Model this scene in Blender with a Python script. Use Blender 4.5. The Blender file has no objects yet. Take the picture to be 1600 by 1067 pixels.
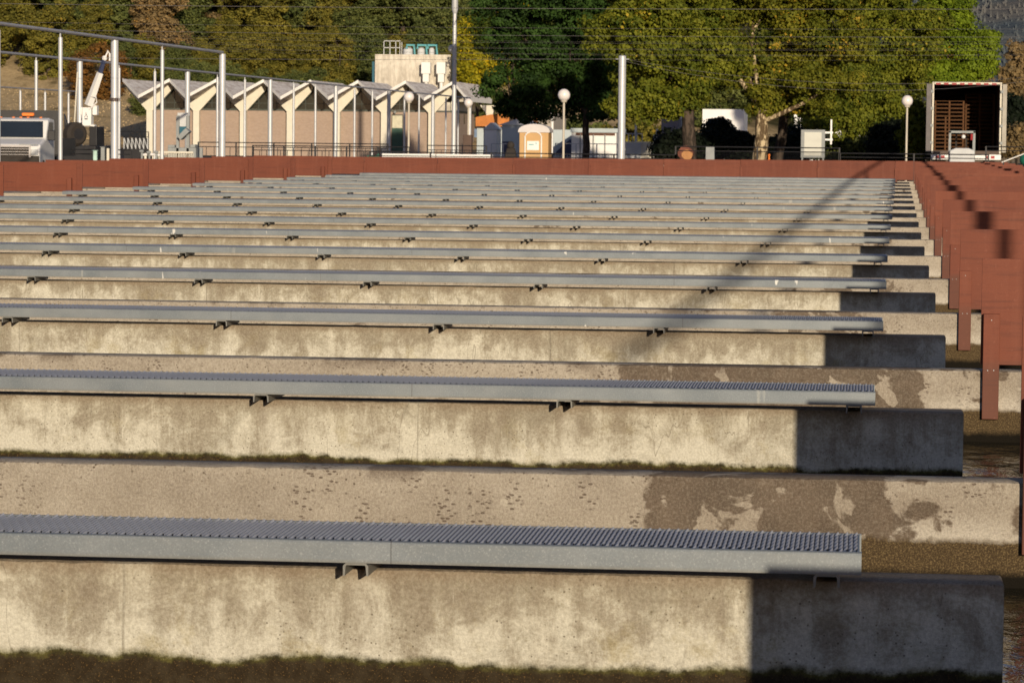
import bpy, math, random
import numpy as np
from mathutils import Vector, Matrix
R = math.radians
sc = bpy.context.scene
C = sc.collection
rnd = random.Random(7)

# ------------------------------------------------------------------ camera
CF, YAW, PIT, ROLL, CH = 5000.0, .1196, .064, .0099, 1.3
def pix(px, py):
    X = px - 800; Y = py - 533.5
    X, Y = X*math.cos(ROLL)+Y*math.sin(ROLL), -X*math.sin(ROLL)+Y*math.cos(ROLL)
    xc = X/CF; u = -Y/CF
    yc = math.cos(PIT)+u*math.sin(PIT); z = -math.sin(PIT)+u*math.cos(PIT)
    x = xc*math.cos(YAW)-yc*math.sin(YAW); y = xc*math.sin(YAW)+yc*math.cos(YAW)
    return x/y, z/y
def at(px, py, Y):                      # point of the world plane y = Y seen in direction (px, py)
    a, b = pix(px, py); return Vector((a*Y, Y, CH+b*Y))
def ax(px, Y): return at(px, 216, Y).x
def az(px, py, Y): return at(px, py, Y).z

cam = bpy.data.cameras.new('camera'); camo = bpy.data.objects.new('camera', cam); C.objects.link(camo)
cam.sensor_width = 36; cam.lens = CF/1600*36; cam.clip_end = 6000; cam.clip_start = .5
fwd = Vector((-math.sin(YAW)*math.cos(PIT), math.cos(YAW)*math.cos(PIT), -math.sin(PIT)))
rt = Vector((math.cos(YAW), math.sin(YAW), 0)); up = rt.cross(fwd)
rt2 = rt*math.cos(ROLL)+up*math.sin(ROLL); up2 = up*math.cos(ROLL)-rt*math.sin(ROLL)
M = Matrix((rt2, up2, -fwd)).transposed().to_4x4(); M.translation = (0, 0, CH)
camo.matrix_world = M
sc.camera = camo
cam.dof.use_dof = True; cam.dof.focus_distance = 15; cam.dof.aperture_fstop = 20

# ------------------------------------------------------------------ light
SUN_AZ = R(16.9); TAN_E = .188; SUN_EL = math.atan(TAN_E)
sd = Vector((-math.sin(SUN_AZ)*math.cos(SUN_EL), math.cos(SUN_AZ)*math.cos(SUN_EL), -math.sin(SUN_EL)))
sl = bpy.data.lights.new('sun', 'SUN'); so = bpy.data.objects.new('sun', sl); C.objects.link(so)
sl.energy = 4.8; sl.angle = R(.55); sl.color = (1, .835, .62)
so.rotation_euler = sd.to_track_quat('-Z', 'Y').to_euler(); so.location = (10, -30, 20)
w = bpy.data.worlds.new('World'); sc.world = w; w.use_nodes = True
wn = w.node_tree.nodes; bg = wn['Background']; sky = wn.new('ShaderNodeTexSky'); sky.sky_type = 'NISHITA'
sky.sun_disc = False; sky.sun_elevation = SUN_EL; sky.sun_rotation = R(180)-SUN_AZ
sky.air_density = 1.0; sky.dust_density = .2; sky.ozone_density = 1.3
tn = wn.new('ShaderNodeMix'); tn.data_type = 'RGBA'; tn.blend_type = 'MULTIPLY'; tn.inputs[0].default_value = 1; tn.inputs[7].default_value = (1.10, .90, 1.04, 1)
w.node_tree.links.new(sky.outputs[0], tn.inputs[6]); w.node_tree.links.new(tn.outputs[2], bg.inputs[0]); bg.inputs[1].default_value = .092
sc.view_settings.view_transform = 'Standard'; sc.view_settings.look = 'None'
sc.view_settings.exposure = 0; sc.view_settings.gamma = 1
sc.cycles.max_bounces = 5; sc.cycles.diffuse_bounces = 3; sc.cycles.glossy_bounces = 3
sc.cycles.transmission_bounces = 3; sc.cycles.transparent_max_bounces = 6
sc.cycles.caustics_reflective = False; sc.cycles.caustics_refractive = False

# ------------------------------------------------------------------ material helper
class NT:
    def __init__(s, name, rough=.8, metal=0.0, spec=.3):
        s.m = bpy.data.materials.new(name); s.m.use_nodes = True
        s.t = s.m.node_tree; s.b = s.t.nodes['Principled BSDF']
        s.b.inputs['Roughness'].default_value = rough; s.b.inputs['Metallic'].default_value = metal
        s.b.inputs['Specular IOR Level'].default_value = spec
    def n(s, k): return s.t.nodes.new(k)
    def l(s, a, b):
        if isinstance(a, (int, float)): b.default_value = a
        elif isinstance(a, tuple): b.default_value = (*a, 1) if len(a) == 3 and b.type == 'RGBA' else a
        else: s.t.links.new(a, b)
    def obj(s, offset=True, scale=(1, 1, 1)):
        tc = s.n('ShaderNodeTexCoord'); mp = s.n('ShaderNodeMapping'); s.l(tc.outputs['Object'], mp.inputs['Vector'])
        mp.inputs['Scale'].default_value = scale
        if offset:
            oi = s.n('ShaderNodeObjectInfo'); cb = s.n('ShaderNodeCombineXYZ')
            s.l(s.math('MULTIPLY', oi.outputs['Random'], 137.0), cb.inputs[0]); s.l(s.math('MULTIPLY', oi.outputs['Random'], 71.0), cb.inputs[1])
            s.l(cb.outputs[0], mp.inputs['Location'])
        return mp.outputs[0]
    def stretch(s, v, sx, sy, sz):
        mp = s.n('ShaderNodeMapping'); s.l(v, mp.inputs['Vector']); mp.inputs['Scale'].default_value = (sx, sy, sz); return mp.outputs[0]
    def xyz(s):
        tc = s.n('ShaderNodeTexCoord'); sp = s.n('ShaderNodeSeparateXYZ'); s.l(tc.outputs['Object'], sp.inputs[0]); return sp.outputs
    def noise(s, v, scale, detail=4, rough=.55, dist=0):
        q = s.n('ShaderNodeTexNoise'); s.l(v, q.inputs['Vector']); q.inputs['Scale'].default_value = scale
        q.inputs['Detail'].default_value = detail; q.inputs['Roughness'].default_value = rough; q.inputs['Distortion'].default_value = dist
        return q.outputs['Fac']
    def vor(s, v, scale, feat='F1'):
        q = s.n('ShaderNodeTexVoronoi'); s.l(v, q.inputs['Vector']); q.inputs['Scale'].default_value = scale; q.feature = feat
        return q.outputs['Distance']
    def math(s, op, a, b=0.0, clamp=False):
        q = s.n('ShaderNodeMath'); q.operation = op; q.use_clamp = clamp; s.l(a, q.inputs[0]); s.l(b, q.inputs[1]); return q.outputs[0]
    def rng(s, a, lo, hi, o0=0.0, o1=1.0, smooth=False):
        q = s.n('ShaderNodeMapRange'); s.l(a, q.inputs[0])
        q.interpolation_type = 'SMOOTHSTEP' if smooth else 'LINEAR'
        for i, v in enumerate((lo, hi, o0, o1)): q.inputs[1+i].default_value = v
        return q.outputs[0]
    def mix(s, f, a, b, mode='MIX'):
        q = s.n('ShaderNodeMix'); q.data_type = 'RGBA'; q.blend_type = mode
        s.l(f, q.inputs[0]); s.l(a, q.inputs[6]); s.l(b, q.inputs[7]); return q.outputs[2]
    def bump(s, h, strength=.3, dist=.01):
        q = s.n('ShaderNodeBump'); q.inputs['Strength'].default_value = strength; q.inputs['Distance'].default_value = dist
        s.l(h, q.inputs['Height']); s.l(q.outputs[0], s.b.inputs['Normal'])
    def col(s, c): s.l(c, s.b.inputs['Base Color']); return s.m

def plain(name, c, rough=.7, metal=0.0, var=.25, scale=3.0, spec=.3, bump=0.0):
    t = NT(name, rough, metal, spec); v = t.obj()
    f = t.noise(v, scale, 5, .6); g = t.noise(v, scale*9, 3, .6)
    f = t.math('ADD', t.math('MULTIPLY', f, .65), t.math('MULTIPLY', g, .35))
    d = tuple(x*(1-var) for x in c); e = tuple(min(1, x*(1+var)) for x in c)
    if bump: t.bump(g, bump, .01)
    return t.col(t.mix(t.rng(f, .3, .7), d, e))

def concrete_face():
    t = NT('concrete_channel_face', .9, 0, .15); v = t.obj(); X, Y, Z = t.xyz()
    big = t.noise(v, 1.3, 5, .62, .4); med = t.noise(v, 5.5, 9, .74, .5); fine = t.noise(v, 85, 4, .75); mid = t.noise(v, 24, 6, .75)
    strk = t.noise(t.stretch(v, 9, 9, .9), 1.0, 6, .72, .25)
    hstr = t.noise(t.stretch(v, .8, 1, 16), 1.8, 6, .75, .3)
    tan, cream, brown = (.31, .28, .215), (.60, .58, .485), (.19, .155, .115)
    up_ = t.rng(Z, -.28, -.02)
    k = t.math('ADD', t.math('MULTIPLY', med, 1.3), t.math('MULTIPLY', strk, .75))
    k = t.math('ADD', k, t.math('MULTIPLY', big, .8)); k = t.math('ADD', k, t.math('MULTIPLY', mid, .35)); k = t.math('SUBTRACT', k, t.math('MULTIPLY', up_, .34))
    c = t.mix(t.rng(k, 1.26, 1.62, smooth=True), tan, cream)
    c = t.mix(t.rng(k, 1.33, 1.08, 0, .72), c, brown)
    grey = t.noise(v, 2.3, 7, .75, .8)
    c = t.mix(t.rng(grey, .52, .66, 0, .5), c, (.27, .255, .20))
    c = t.mix(t.rng(hstr, .62, .70, 0, .35), c, (.56, .52, .40))
    sx = t.math('ADD', X, t.math('MULTIPLY', t.math('SUBTRACT', t.noise(v, 7, 4), .5), .07))
    sx = t.math('ABSOLUTE', t.math('SUBTRACT', t.math('FRACT', t.math('ADD', t.math('DIVIDE', t.math('ADD', sx, .085), 1.4789), .5)), .5))
    c = t.mix(t.math('MULTIPLY', t.rng(sx, .042, .012), t.rng(med, .38, .6, .2, .75)), c, (.62, .60, .51))
    c = t.mix(t.math('MULTIPLY', t.math('MULTIPLY', t.rng(sx, .05, .02), t.rng(Z, -.07, -.015)), .6), c, (.17, .115, .065))
    te = t.rng(t.math('ADD', Z, t.math('MULTIPLY', t.noise(v, 11, 5, .7), .05)), -.02, .02)
    c = t.mix(t.math('MULTIPLY', te, .7), c, (.21, .155, .105))
    och = t.math('MULTIPLY', t.rng(t.noise(v, 3.1, 7, .75), .54, .64), t.rng(Z, -.04, -.2))
    c = t.mix(t.math('MULTIPLY', och, .45), c, (.29, .235, .085))
    spk = t.rng(t.noise(v, 38, 3, .8), .60, .70); c = t.mix(t.math('MULTIPLY', t.math('MULTIPLY', spk, t.rng(grey, .4, .6)), .55), c, (.15, .13, .06))
    pit = t.rng(t.vor(v, 46), .10, .17, 1, 0); pm = t.rng(t.noise(v, 5, 4), .46, .54)
    c = t.mix(t.math('MULTIPLY', t.math('MULTIPLY', pit, pm), .8), c, (.07, .055, .035))
    sp = t.rng(t.vor(v, 4.2), .045, .06, 1, 0); sm = t.rng(t.noise(v, 1.7, 1), .52, .56)
    c = t.mix(t.math('MULTIPLY', t.math('MULTIPLY', sp, sm), .7), c, (.12, .10, .06))
    run = t.noise(t.stretch(v, 26, 26, 2.2), 1.0, 3, .6, .4)
    rm = t.rng(t.noise(v, 1.4, 1), .60, .64)
    c = t.mix(t.math('MULTIPLY', t.math('MULTIPLY', t.rng(run, .69, .72), rm), .9), c, (.80, .79, .72))
    crk = t.math('ABSOLUTE', t.math('SUBTRACT', t.noise(t.stretch(v, 3, 3, .7), .8, 4, .6, .3), .5))
    c = t.mix(t.math('MULTIPLY', t.rng(crk, .004, .0015), t.rng(big, .5, .55, 0, .5)), c, (.12, .10, .07))
    jt = t.math('ABSOLUTE', t.math('SUBTRACT', t.math('FRACT', t.math('ADD', t.math('DIVIDE', X, 3.66), t.math('MULTIPLY', t.noise(v, 6, 3), .004))), .37))
    c = t.mix(t.math('MULTIPLY', t.rng(jt, .0016, .0006), .6), c, (.10, .085, .06))
    c = t.mix(t.math('MULTIPLY', t.rng(jt, .030, .004), t.rng(strk, .4, .6, 0, .35)), c, (.62, .60, .50))
    c = t.mix(t.rng(fine, .35, .7, 0, .42), c, (.17, .14, .095))
    c = t.mix(t.rng(fine, .55, .40, 0, .12), c, (.70, .66, .54))
    e = t.math('ADD', Z, t.math('MULTIPLY', t.math('SUBTRACT', t.noise(v, 8, 8, .72), .5), .085))
    e = t.math('ADD', e, t.math('MULTIPLY', t.math('SUBTRACT', t.noise(v, 1.6, 3), .5), .075))
    moss = t.mix(t.rng(t.noise(v, 16, 6, .75), .4, .65), (.034, .033, .012), (.150, .140, .036))
    deep = t.mix(t.rng(t.noise(v, 150, 2, .8), .58, .70), (.026, .018, .009), (.15, .09, .03))
    deep = t.mix(t.rng(t.noise(v, 18, 5, .7), .45, .6, 0, .5), deep, (.055, .042, .024))
    c = t.mix(t.rng(e, -.264, -.286), c, moss); c = t.mix(t.rng(e, -.276, -.300), c, deep)
    t.bump(t.math('ADD', t.math('MULTIPLY', fine, .6), t.math('MULTIPLY', med, .6)), .7, .014)
    return t.col(c)

def concrete_plain():
    t = NT('concrete_exposed_aggregate', .92, 0, .15); v = t.obj(); X, Y, Z = t.xyz()
    big = t.noise(v, 1.0, 6, .65, .4); med = t.noise(v, 7, 8, .72, .3); fine = t.noise(v, 95, 4, .8)
    c = t.mix(t.rng(big, .35, .68), (.315, .275, .22), (.465, .415, .335))
    c = t.mix(t.rng(med, .45, .72, 0, .45), c, (.56, .515, .43))
    pk = t.rng(t.vor(v, 48), .17, .28, 1, 0); dens = t.rng(t.noise(v, 3.2, 6, .7), .42, .6); gate = t.rng(t.noise(v, 30, 2), .45, .55)
    tz = t.rng(Z, -.12, -.0)
    c = t.mix(t.math('MULTIPLY', t.math('MULTIPLY', pk, gate), t.math('ADD', t.math('MULTIPLY', dens, .65), t.math('MULTIPLY', tz, .5))), c, (.09, .065, .045))
    # clusters of worn dark nicks at the height where tools rub the wall
    nk = t.rng(t.vor(t.stretch(v, 36, 36, 72), 1.0), .27, .36, 1, 0)
    nm = t.math('MULTIPLY', t.rng(t.vor(t.stretch(v, 7.5, .1, 4.4), 1.0), .32, .42, 1, 0), t.rng(t.noise(v, 1.1, 1), .38, .44))
    c = t.mix(t.math('MULTIPLY', t.math('MULTIPLY', nk, nm), .8), c, (.075, .048, .035))
    oi = t.n('ShaderNodeObjectInfo'); sr = t.n('ShaderNodeSeparateColor'); t.l(oi.outputs['Color'], sr.inputs[0])
    wet = sr.outputs[0]; gs = sr.outputs[1]
    X = t.math('DIVIDE', t.math('SUBTRACT', X, t.math('MULTIPLY', gs, .3)), t.math('ADD', 1.0, t.math('MULTIPLY', gs, .9)))
    wn_ = t.noise(v, 2.0, 4, .5, .4); wn2 = t.noise(v, 8.5, 5, .55, .3)
    band = t.math('MULTIPLY', t.rng(X, -1.2, -.72, smooth=True), t.rng(X, .0, -.10, .22, 1.0, smooth=True))
    wv = t.math('ADD', t.math('MULTIPLY', wn_, .75), t.math('MULTIPLY', wn2, .35))
    wv = t.math('ADD', wv, t.math('MULTIPLY', t.math('MULTIPLY', band, wet), .30))
    wm = t.rng(wv, .680, .712, smooth=True)
    spt = t.math('MULTIPLY', t.math('MULTIPLY', t.rng(t.math('ADD', t.vor(v, 5.2), t.math('MULTIPLY', t.noise(v, 18, 4, .6), .34)), .455, .495, 1, 0), t.rng(t.noise(v, 3.4, 1), .42, .44)), t.math('MULTIPLY', t.rng(X, -.2, -.05), t.rng(wet, .7, .9)))
    wm = t.math('MAXIMUM', wm, spt)
    c = t.mix(t.rng(wv, .63, .69, 0, .18), c, (.17, .12, .08))
    dry_ = t.rng(t.math('ADD', t.noise(v, 5.5, 4, .55, .5), t.math('MULTIPLY', t.noise(v, 1.3, 1), .25)), .725, .76, smooth=True)
    wm = t.math('MULTIPLY', wm, t.math('SUBTRACT', 1.0, dry_))
    wc = t.mix(t.rng(med, .4, .65), (.080, .057, .040), (.140, .102, .072))
    c = t.mix(t.math('MULTIPLY', wm, .86), c, wc)
    tp = t.math('MULTIPLY', t.rng(t.noise(t.stretch(v, 1.6, 1, 1), 1.0, 4, .6), .57, .61), t.rng(t.math('ADD', Z, t.math('MULTIPLY', med, .05)), -.03, .03))
    c = t.mix(t.math('MULTIPLY', tp, .8), c, (.11, .08, .06))
    wp = t.math('MULTIPLY', t.rng(t.vor(v, 5.0), .07, .09, 1, 0), t.rng(t.noise(v, 2.9, 1), .52, .56))
    c = t.mix(t.math('MULTIPLY', wp, .8), c, (.58, .53, .43))
    pb = t.math('MULTIPLY', t.math('MULTIPLY', t.rng(X, -.15, .05), t.rng(t.math('ADD', Z, t.math('MULTIPLY', med, .12)), -.06, -.14)), t.math('SUBTRACT', 1.0, wm))
    c = t.mix(t.math('MULTIPLY', pb, .6), c, (.66, .62, .53))
    c = t.mix(t.rng(fine, .42, .66, 0, .40), c, (.13, .10, .07))
    c = t.mix(t.rng(fine, .52, .40, 0, .15), c, (.62, .56, .44))
    e = t.math('ADD', Z, t.math('MULTIPLY', t.math('SUBTRACT', t.noise(v, 9, 7, .7), .5), .07))
    low = t.mix(t.rng(t.noise(v, 130, 3, .8), .47, .66), (.062, .042, .022), (.20, .145, .07))
    c = t.mix(t.rng(e, -.215, -.238), c, low)
    c = t.mix(t.rng(e, -.335, -.37), c, (.010, .008, .005))
    t.bump(t.math('ADD', fine, t.math('MULTIPLY', med, .5)), .8, .014)
    return t.col(c)

def red_paint():
    t = NT('red_brown_board_paint', .62, 0, .25); v = t.obj()
    gr = t.noise(t.stretch(v, 1.1, 6, 20), 1.0, 7, .7, 1.3); big = t.noise(v, 1.3, 4, .6); knot = t.noise(t.stretch(v, 2, 2, 9), 1.4, 2, .5, 3.5)
    c = t.mix(t.rng(big, .3, .7), (.122, .031, .0165), (.162, .043, .022))
    oi = t.n('ShaderNodeObjectInfo'); c = t.mix(t.rng(oi.outputs['Random'], .0, 1, 0, .35), c, (.21, .062, .030))
    c = t.mix(t.rng(gr, .52, .72, 0, .7), c, (.075, .022, .015))
    c = t.mix(t.rng(t.math('FRACT', t.math('MULTIPLY', knot, 14)), .75, 1, 0, .35), c, (.08, .022, .014))
    dr_ = t.noise(t.stretch(v, 9, 9, .7), 1.0, 5, .7); c = t.mix(t.rng(dr_, .5, .72, 0, .35), c, (.215, .078, .048))
    X, Y, Z = t.xyz(); c = t.mix(t.rng(t.math('ADD', Z, t.math('MULTIPLY', t.noise(v, 12, 4), .05)), .10, .035, 0, .5), c, (.08, .04, .028))
    chp = t.rng(t.noise(v, 22, 4, .75), .70, .73, 0, .6); c = t.mix(chp, c, (.33, .20, .14))
    dot = t.rng(t.vor(v, 3.1), .010, .016, 1, 0)
    c = t.mix(t.math('MULTIPLY', dot, .5), c, (.40, .32, .26))
    dirt = t.rng(t.noise(v, 30, 3, .8), .6, .8, 0, .25); c = t.mix(dirt, c, (.42, .17, .11))
    t.bump(gr, .25, .004)
    return t.col(c)

def galv():
    t = NT('galvanised_steel', .5, .25, .4); v = t.obj()
    a = t.noise(v, 4, 5, .6); b = t.noise(v, 160, 3, .8); ru = t.noise(t.stretch(v, 9, 9, .8), 1.0, 3, .5)
    c = t.mix(t.rng(a, .35, .65), (.136, .160, .178), (.182, .208, .226))
    c = t.mix(t.rng(b, .56, .72, 0, .55), c, (.40, .42, .42))
    c = t.mix(t.rng(ru, .70, .74, 0, .4), c, (.42, .42, .38))
    X, Y, Z = t.xyz(); c = t.mix(t.rng(b, .48, .36, 0, .3), c, (.10, .11, .12)); c = t.mix(t.rng(Z, .052, .038, 0, .5), c, (.14, .115, .07))
    t.b.inputs['Roughness'].default_value = .52
    oi = t.n('ShaderNodeObjectInfo'); jt = t.math('FRACT', t.math('DIVIDE', t.math('ADD', X, t.math('MULTIPLY', oi.outputs['Random'], 3.0)), 3.05))
    c = t.mix(t.rng(jt, .0014, .0008, 0, .75), c, (.05, .05, .05))
    dp = t.math('MULTIPLY', t.rng(t.noise(t.stretch(v, 14, 14, 3), 1.0, 2, .5), .73, .75), .8); c = t.mix(dp, c, (.62, .62, .58))
    c = t.mix(t.rng(t.noise(v, 1.1, 5, .7), .45, .7, 0, .35), c, (.28, .29, .28))
    return t.col(c)

def water_mat():
    t = NT('channel_water', .04, 0, .5); v = t.obj(False)
    t.b.inputs['IOR'].default_value = 1.33
    n1 = t.noise(t.stretch(v, 1, .55, 1), 9, 4, .6, .5); n2 = t.noise(t.stretch(v, 1, .5, 1), 2.2, 3, .5)
    t.bump(t.math('ADD', t.math('MULTIPLY', n1, .35), n2), .6, .09)
    return t.col(t.mix(n2, (.006, .007, .005), (.018, .017, .010)))

def leaf_mat(name, c1, c2, c3, hi=.07):
    t = NT(name, .65, 0, .18); at_ = t.n('ShaderNodeAttribute'); at_.attribute_name = 'tint'
    sp = t.n('ShaderNodeSeparateColor'); t.l(at_.outputs['Color'], sp.inputs[0])
    c = t.mix(t.rng(sp.outputs[0], .1, .9), c1, c2)
    c = t.mix(t.rng(sp.outputs[1], 1-hi-.02, 1-hi), c, c3)
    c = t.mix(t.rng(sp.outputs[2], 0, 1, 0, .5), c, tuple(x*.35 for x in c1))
    t.col(c)
    tr = t.n('ShaderNodeBsdfTranslucent'); t.l(c, tr.inputs[0]); ms = t.n('ShaderNodeMixShader'); ms.inputs[0].default_value = .32
    out = t.t.nodes['Material Output']; t.l(t.b.outputs[0], ms.inputs[1]); t.l(tr.outputs[0], ms.inputs[2]); t.l(ms.outputs[0], out.inputs[0])
    return t.m

def bark(name, a, b):
    t = NT(name, .9, 0, .1); v = t.obj(); f = t.noise(t.stretch(v, 5, 5, 2.2), 1.3, 5, .6, .6)
    t.bump(f, .8, .05); return t.col(t.mix(t.rng(f, .47, .56), a, b))

def brick_mat():
    t = NT('tan_brick', .9, 0, .1); v = t.obj(False)
    tc = t.n('ShaderNodeTexCoord'); sx = t.n('ShaderNodeSeparateXYZ'); t.l(tc.outputs['Object'], sx.inputs[0]); cb = t.n('ShaderNodeCombineXYZ')
    t.l(t.math('ADD', sx.outputs[0], sx.outputs[1]), cb.inputs[0]); t.l(sx.outputs[2], cb.inputs[1])
    q = t.n('ShaderNodeTexBrick'); t.l(cb.outputs[0], q.inputs['Vector']); q.inputs['Scale'].default_value = 3.2
    q.inputs['Color1'].default_value = (.37, .285, .225, 1); q.inputs['Color2'].default_value = (.31, .235, .185, 1); q.inputs['Mortar'].default_value = (.33, .27, .225, 1)
    q.inputs['Mortar Size'].default_value = .02
    ln = t.noise(t.stretch(v, .5, .5, 5), 1.2, 4, .7)
    return t.col(t.mix(t.rng(ln, .45, .75, 0, .45), q.outputs[0], (.40, .31, .26)))

def sheet_mat(name, a, b, sx=9, st=(.2, .17, .14)):
    t = NT(name, .8, 0, .2); v = t.obj(False); f = t.noise(t.stretch(v, sx, .5, .7), 1.0, 4, .7, .2)
    g = t.noise(v, 2, 4); c = t.mix(t.rng(f, .4, .6), a, b); return t.col(t.mix(t.rng(g, .5, .8, 0, .5), c, st))

def ground_mat():
    t = NT('ground_asphalt_and_dry_grass', .95, 0, .1); v = t.obj(False); X, Y, Z = t.xyz()
    g = t.noise(v, .35, 6, .7); h = t.noise(v, 2.5, 5, .75)
    asp = t.mix(h, (.045, .045, .05), (.085, .08, .078))
    dry = t.mix(t.rng(h, .35, .65), (.32, .24, .13), (.52, .40, .23)); dry = t.mix(t.rng(g, .52, .66, 0, .7), dry, (.07, .055, .02))
    dry = t.mix(t.rng(t.math('ADD', Y, t.math('MULTIPLY', g, 16)), 300, 308), dry, (.045, .042, .018))
    t.bump(h, .6, .06)
    return t.col(t.mix(t.rng(t.math('ADD', Y, t.math('MULTIPLY', h, 6)), 252, 256), asp, dry))

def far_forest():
    t = NT('far_forest_haze_tint', 1, 0, 0); v = t.obj(False); a = t.noise(t.stretch(v, 1, 1, .45), .055, 6, .75); b = t.noise(v, .012, 4)
    c = t.mix(t.rng(a, .38, .62), (.062, .080, .098), (.100, .116, .122)); c = t.mix(t.rng(b, .5, .65, 0, .45), c, (.17, .15, .125))  # bluish distance haze mixed into the forest colours
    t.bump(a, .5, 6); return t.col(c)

mA, mB, mRed, mGalv, mWater = concrete_face(), concrete_plain(), red_paint(), galv(), water_mat()
mTread = plain('tread_galvanised_steel', (.36, .38, .42), .6, .1, .12, 6)
mGratDark = plain('grating_shadow_grey', (.12, .13, .14), .6)
mPole = plain('white_painted_pipe', (.50, .52, .54), .42, .25, .10, 1.5, .5)
mPipe = plain('weathered_grey_pipe', (.38, .38, .39), .5, .3, .15, 2)
mWire = plain('dull_steel_cable', (.20, .19, .19), .5, .4, .05)
mBlack = plain('black_railing_paint', (.018, .018, .02), .45, 0, .3)
mRub = plain('black_rubber', (.032, .027, .023), .8)
mWhite = plain('white_paint', (.74, .74, .72), .45, 0, .08, 2, .5)
mCream = plain('cream_concrete', (.64, .61, .51), .85, 0, .10, 2)
mFascia = plain('white_roof_edge', (.80, .79, .76), .7, 0, .10, 2)
mRoof = sheet_mat('weathered_sheet_roof', (.55, .49, .43), (.84, .80, .74), 4, (.42, .36, .31))
mTowerC = sheet_mat('stained_board_concrete', (.46, .42, .35), (.64, .60, .51), 3, (.28, .25, .20))
mBrick = brick_mat()
mGlass = plain('dark_window_glass', (.018, .022, .018), .12, 0, .3, 1, .6)
mMull = plain('dark_mullion', (.06, .07, .06), .5)
mTeal = plain('teal_pipe_paint', (.12, .38, .42), .5, 0, .12)
mTealD = plain('dark_teal_paint', (.02, .10, .15), .5)
mGreen = plain('dark_green_door_paint', (.035, .085, .065), .6)
mGrey = plain('grey_machine_paint', (.26, .28, .28), .6, 0, .15)
mGreyL = plain('light_grey_sheet', (.50, .52, .53), .6, 0, .12)
mBlueG = plain('blue_grey_siding', (.42, .48, .50), .7, 0, .08, 1)
mTanW = plain('tan_rendered_wall', (.40, .36, .30), .85, 0, .12, 1)
mOrange = plain('orange_roof_sheet', (.48, .17, .035), .6, 0, .3, 2)
mPotty = plain('tan_plastic', (.50, .31, .13), .55, 0, .08, 2, .4)
mPottyW = plain('pale_grey_plastic', (.58, .56, .56), .5, 0, .08)
mGlobe = plain('white_globe_glass', (.74, .70, .68), .25, 0, .04, 2, .6)
mLampPost = plain('lamp_post_cream', (.50, .46, .38), .5, 0, .1)
mWood = plain('pallet_wood', (.10, .045, .017), .8, 0, .3, 4)
mDarkIn = plain('dark_trailer_inside', (.05, .04, .035), .8)
mTrIn = plain('trailer_side_lining', (.10, .075, .06), .8)
mRedT = plain('red_reflector', (.30, .025, .03), .4)
mAmber = plain('amber_lens', (.80, .20, .02), .3, 0, .1, 3, .5)
mTruckG = plain('windscreen_glass', (.02, .028, .04), .08, 0, .2, 1, .7)
mChrome = plain('dull_chrome', (.45, .46, .48), .25, .8, .1)
mNavy = plain('navy_steel', (.04, .05, .10), .5)
mBarkL = bark('mottled_pale_bark', (.10, .07, .04), (.50, .41, .26))
mBarkD = bark('dark_bark', (.035, .028, .022), (.085, .065, .05))
mCutW = plain('fresh_cut_wood', (.50, .25, .10), .8, 0, .2, 8)
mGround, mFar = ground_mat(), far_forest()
mDeck = plain('pale_deck_concrete', (.34, .31, .26), .9, 0, .2, 1.5)
L = {
 'dark': leaf_mat('leaves_dark_green', (0.013, 0.031, 0.008), (0.057, 0.118, 0.021), (.30, .25, .01), .012),
 'olive': leaf_mat('leaves_olive_gold', (.050, .080, .007), (.225, .235, .022), (.42, .33, .03), .06),
 'gold': leaf_mat('leaves_gold_olive', (.050, .078, .007), (.235, .225, .022), (.44, .30, .03), .08),
 'bright': leaf_mat('leaves_bright_green', (0.074, 0.126, 0.007), (0.221, 0.294, 0.017), (.75, .36, .01), .02),
 'yellow': leaf_mat('leaves_yellow_green', (.09, .11, .006), (.42, .36, .015), (.55, .38, .01), .15),
 'hill': leaf_mat('leaves_hill_green', (0.045, 0.068, 0.021), (0.173, 0.195, 0.051), (.20, .18, .04), .05),
 'hillolive': leaf_mat('leaves_hill_olive', (0.072, 0.080, 0.016), (0.266, 0.230, 0.037), (.32, .22, .03), .07),
 'rust': leaf_mat('leaves_rust_orange', (.070, .055, .018), (.30, .140, .032), (.40, .22, .04), .06),
 'tan': leaf_mat('leaves_dry_tan', (.13, .10, .05), (.34, .235, .10), (.38, .22, .06), .06),
 'black': leaf_mat('leaves_shaded_evergreen', (.005, .008, .005), (.012, .020, .009), (.03, .04, .01), .03),
}

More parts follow.
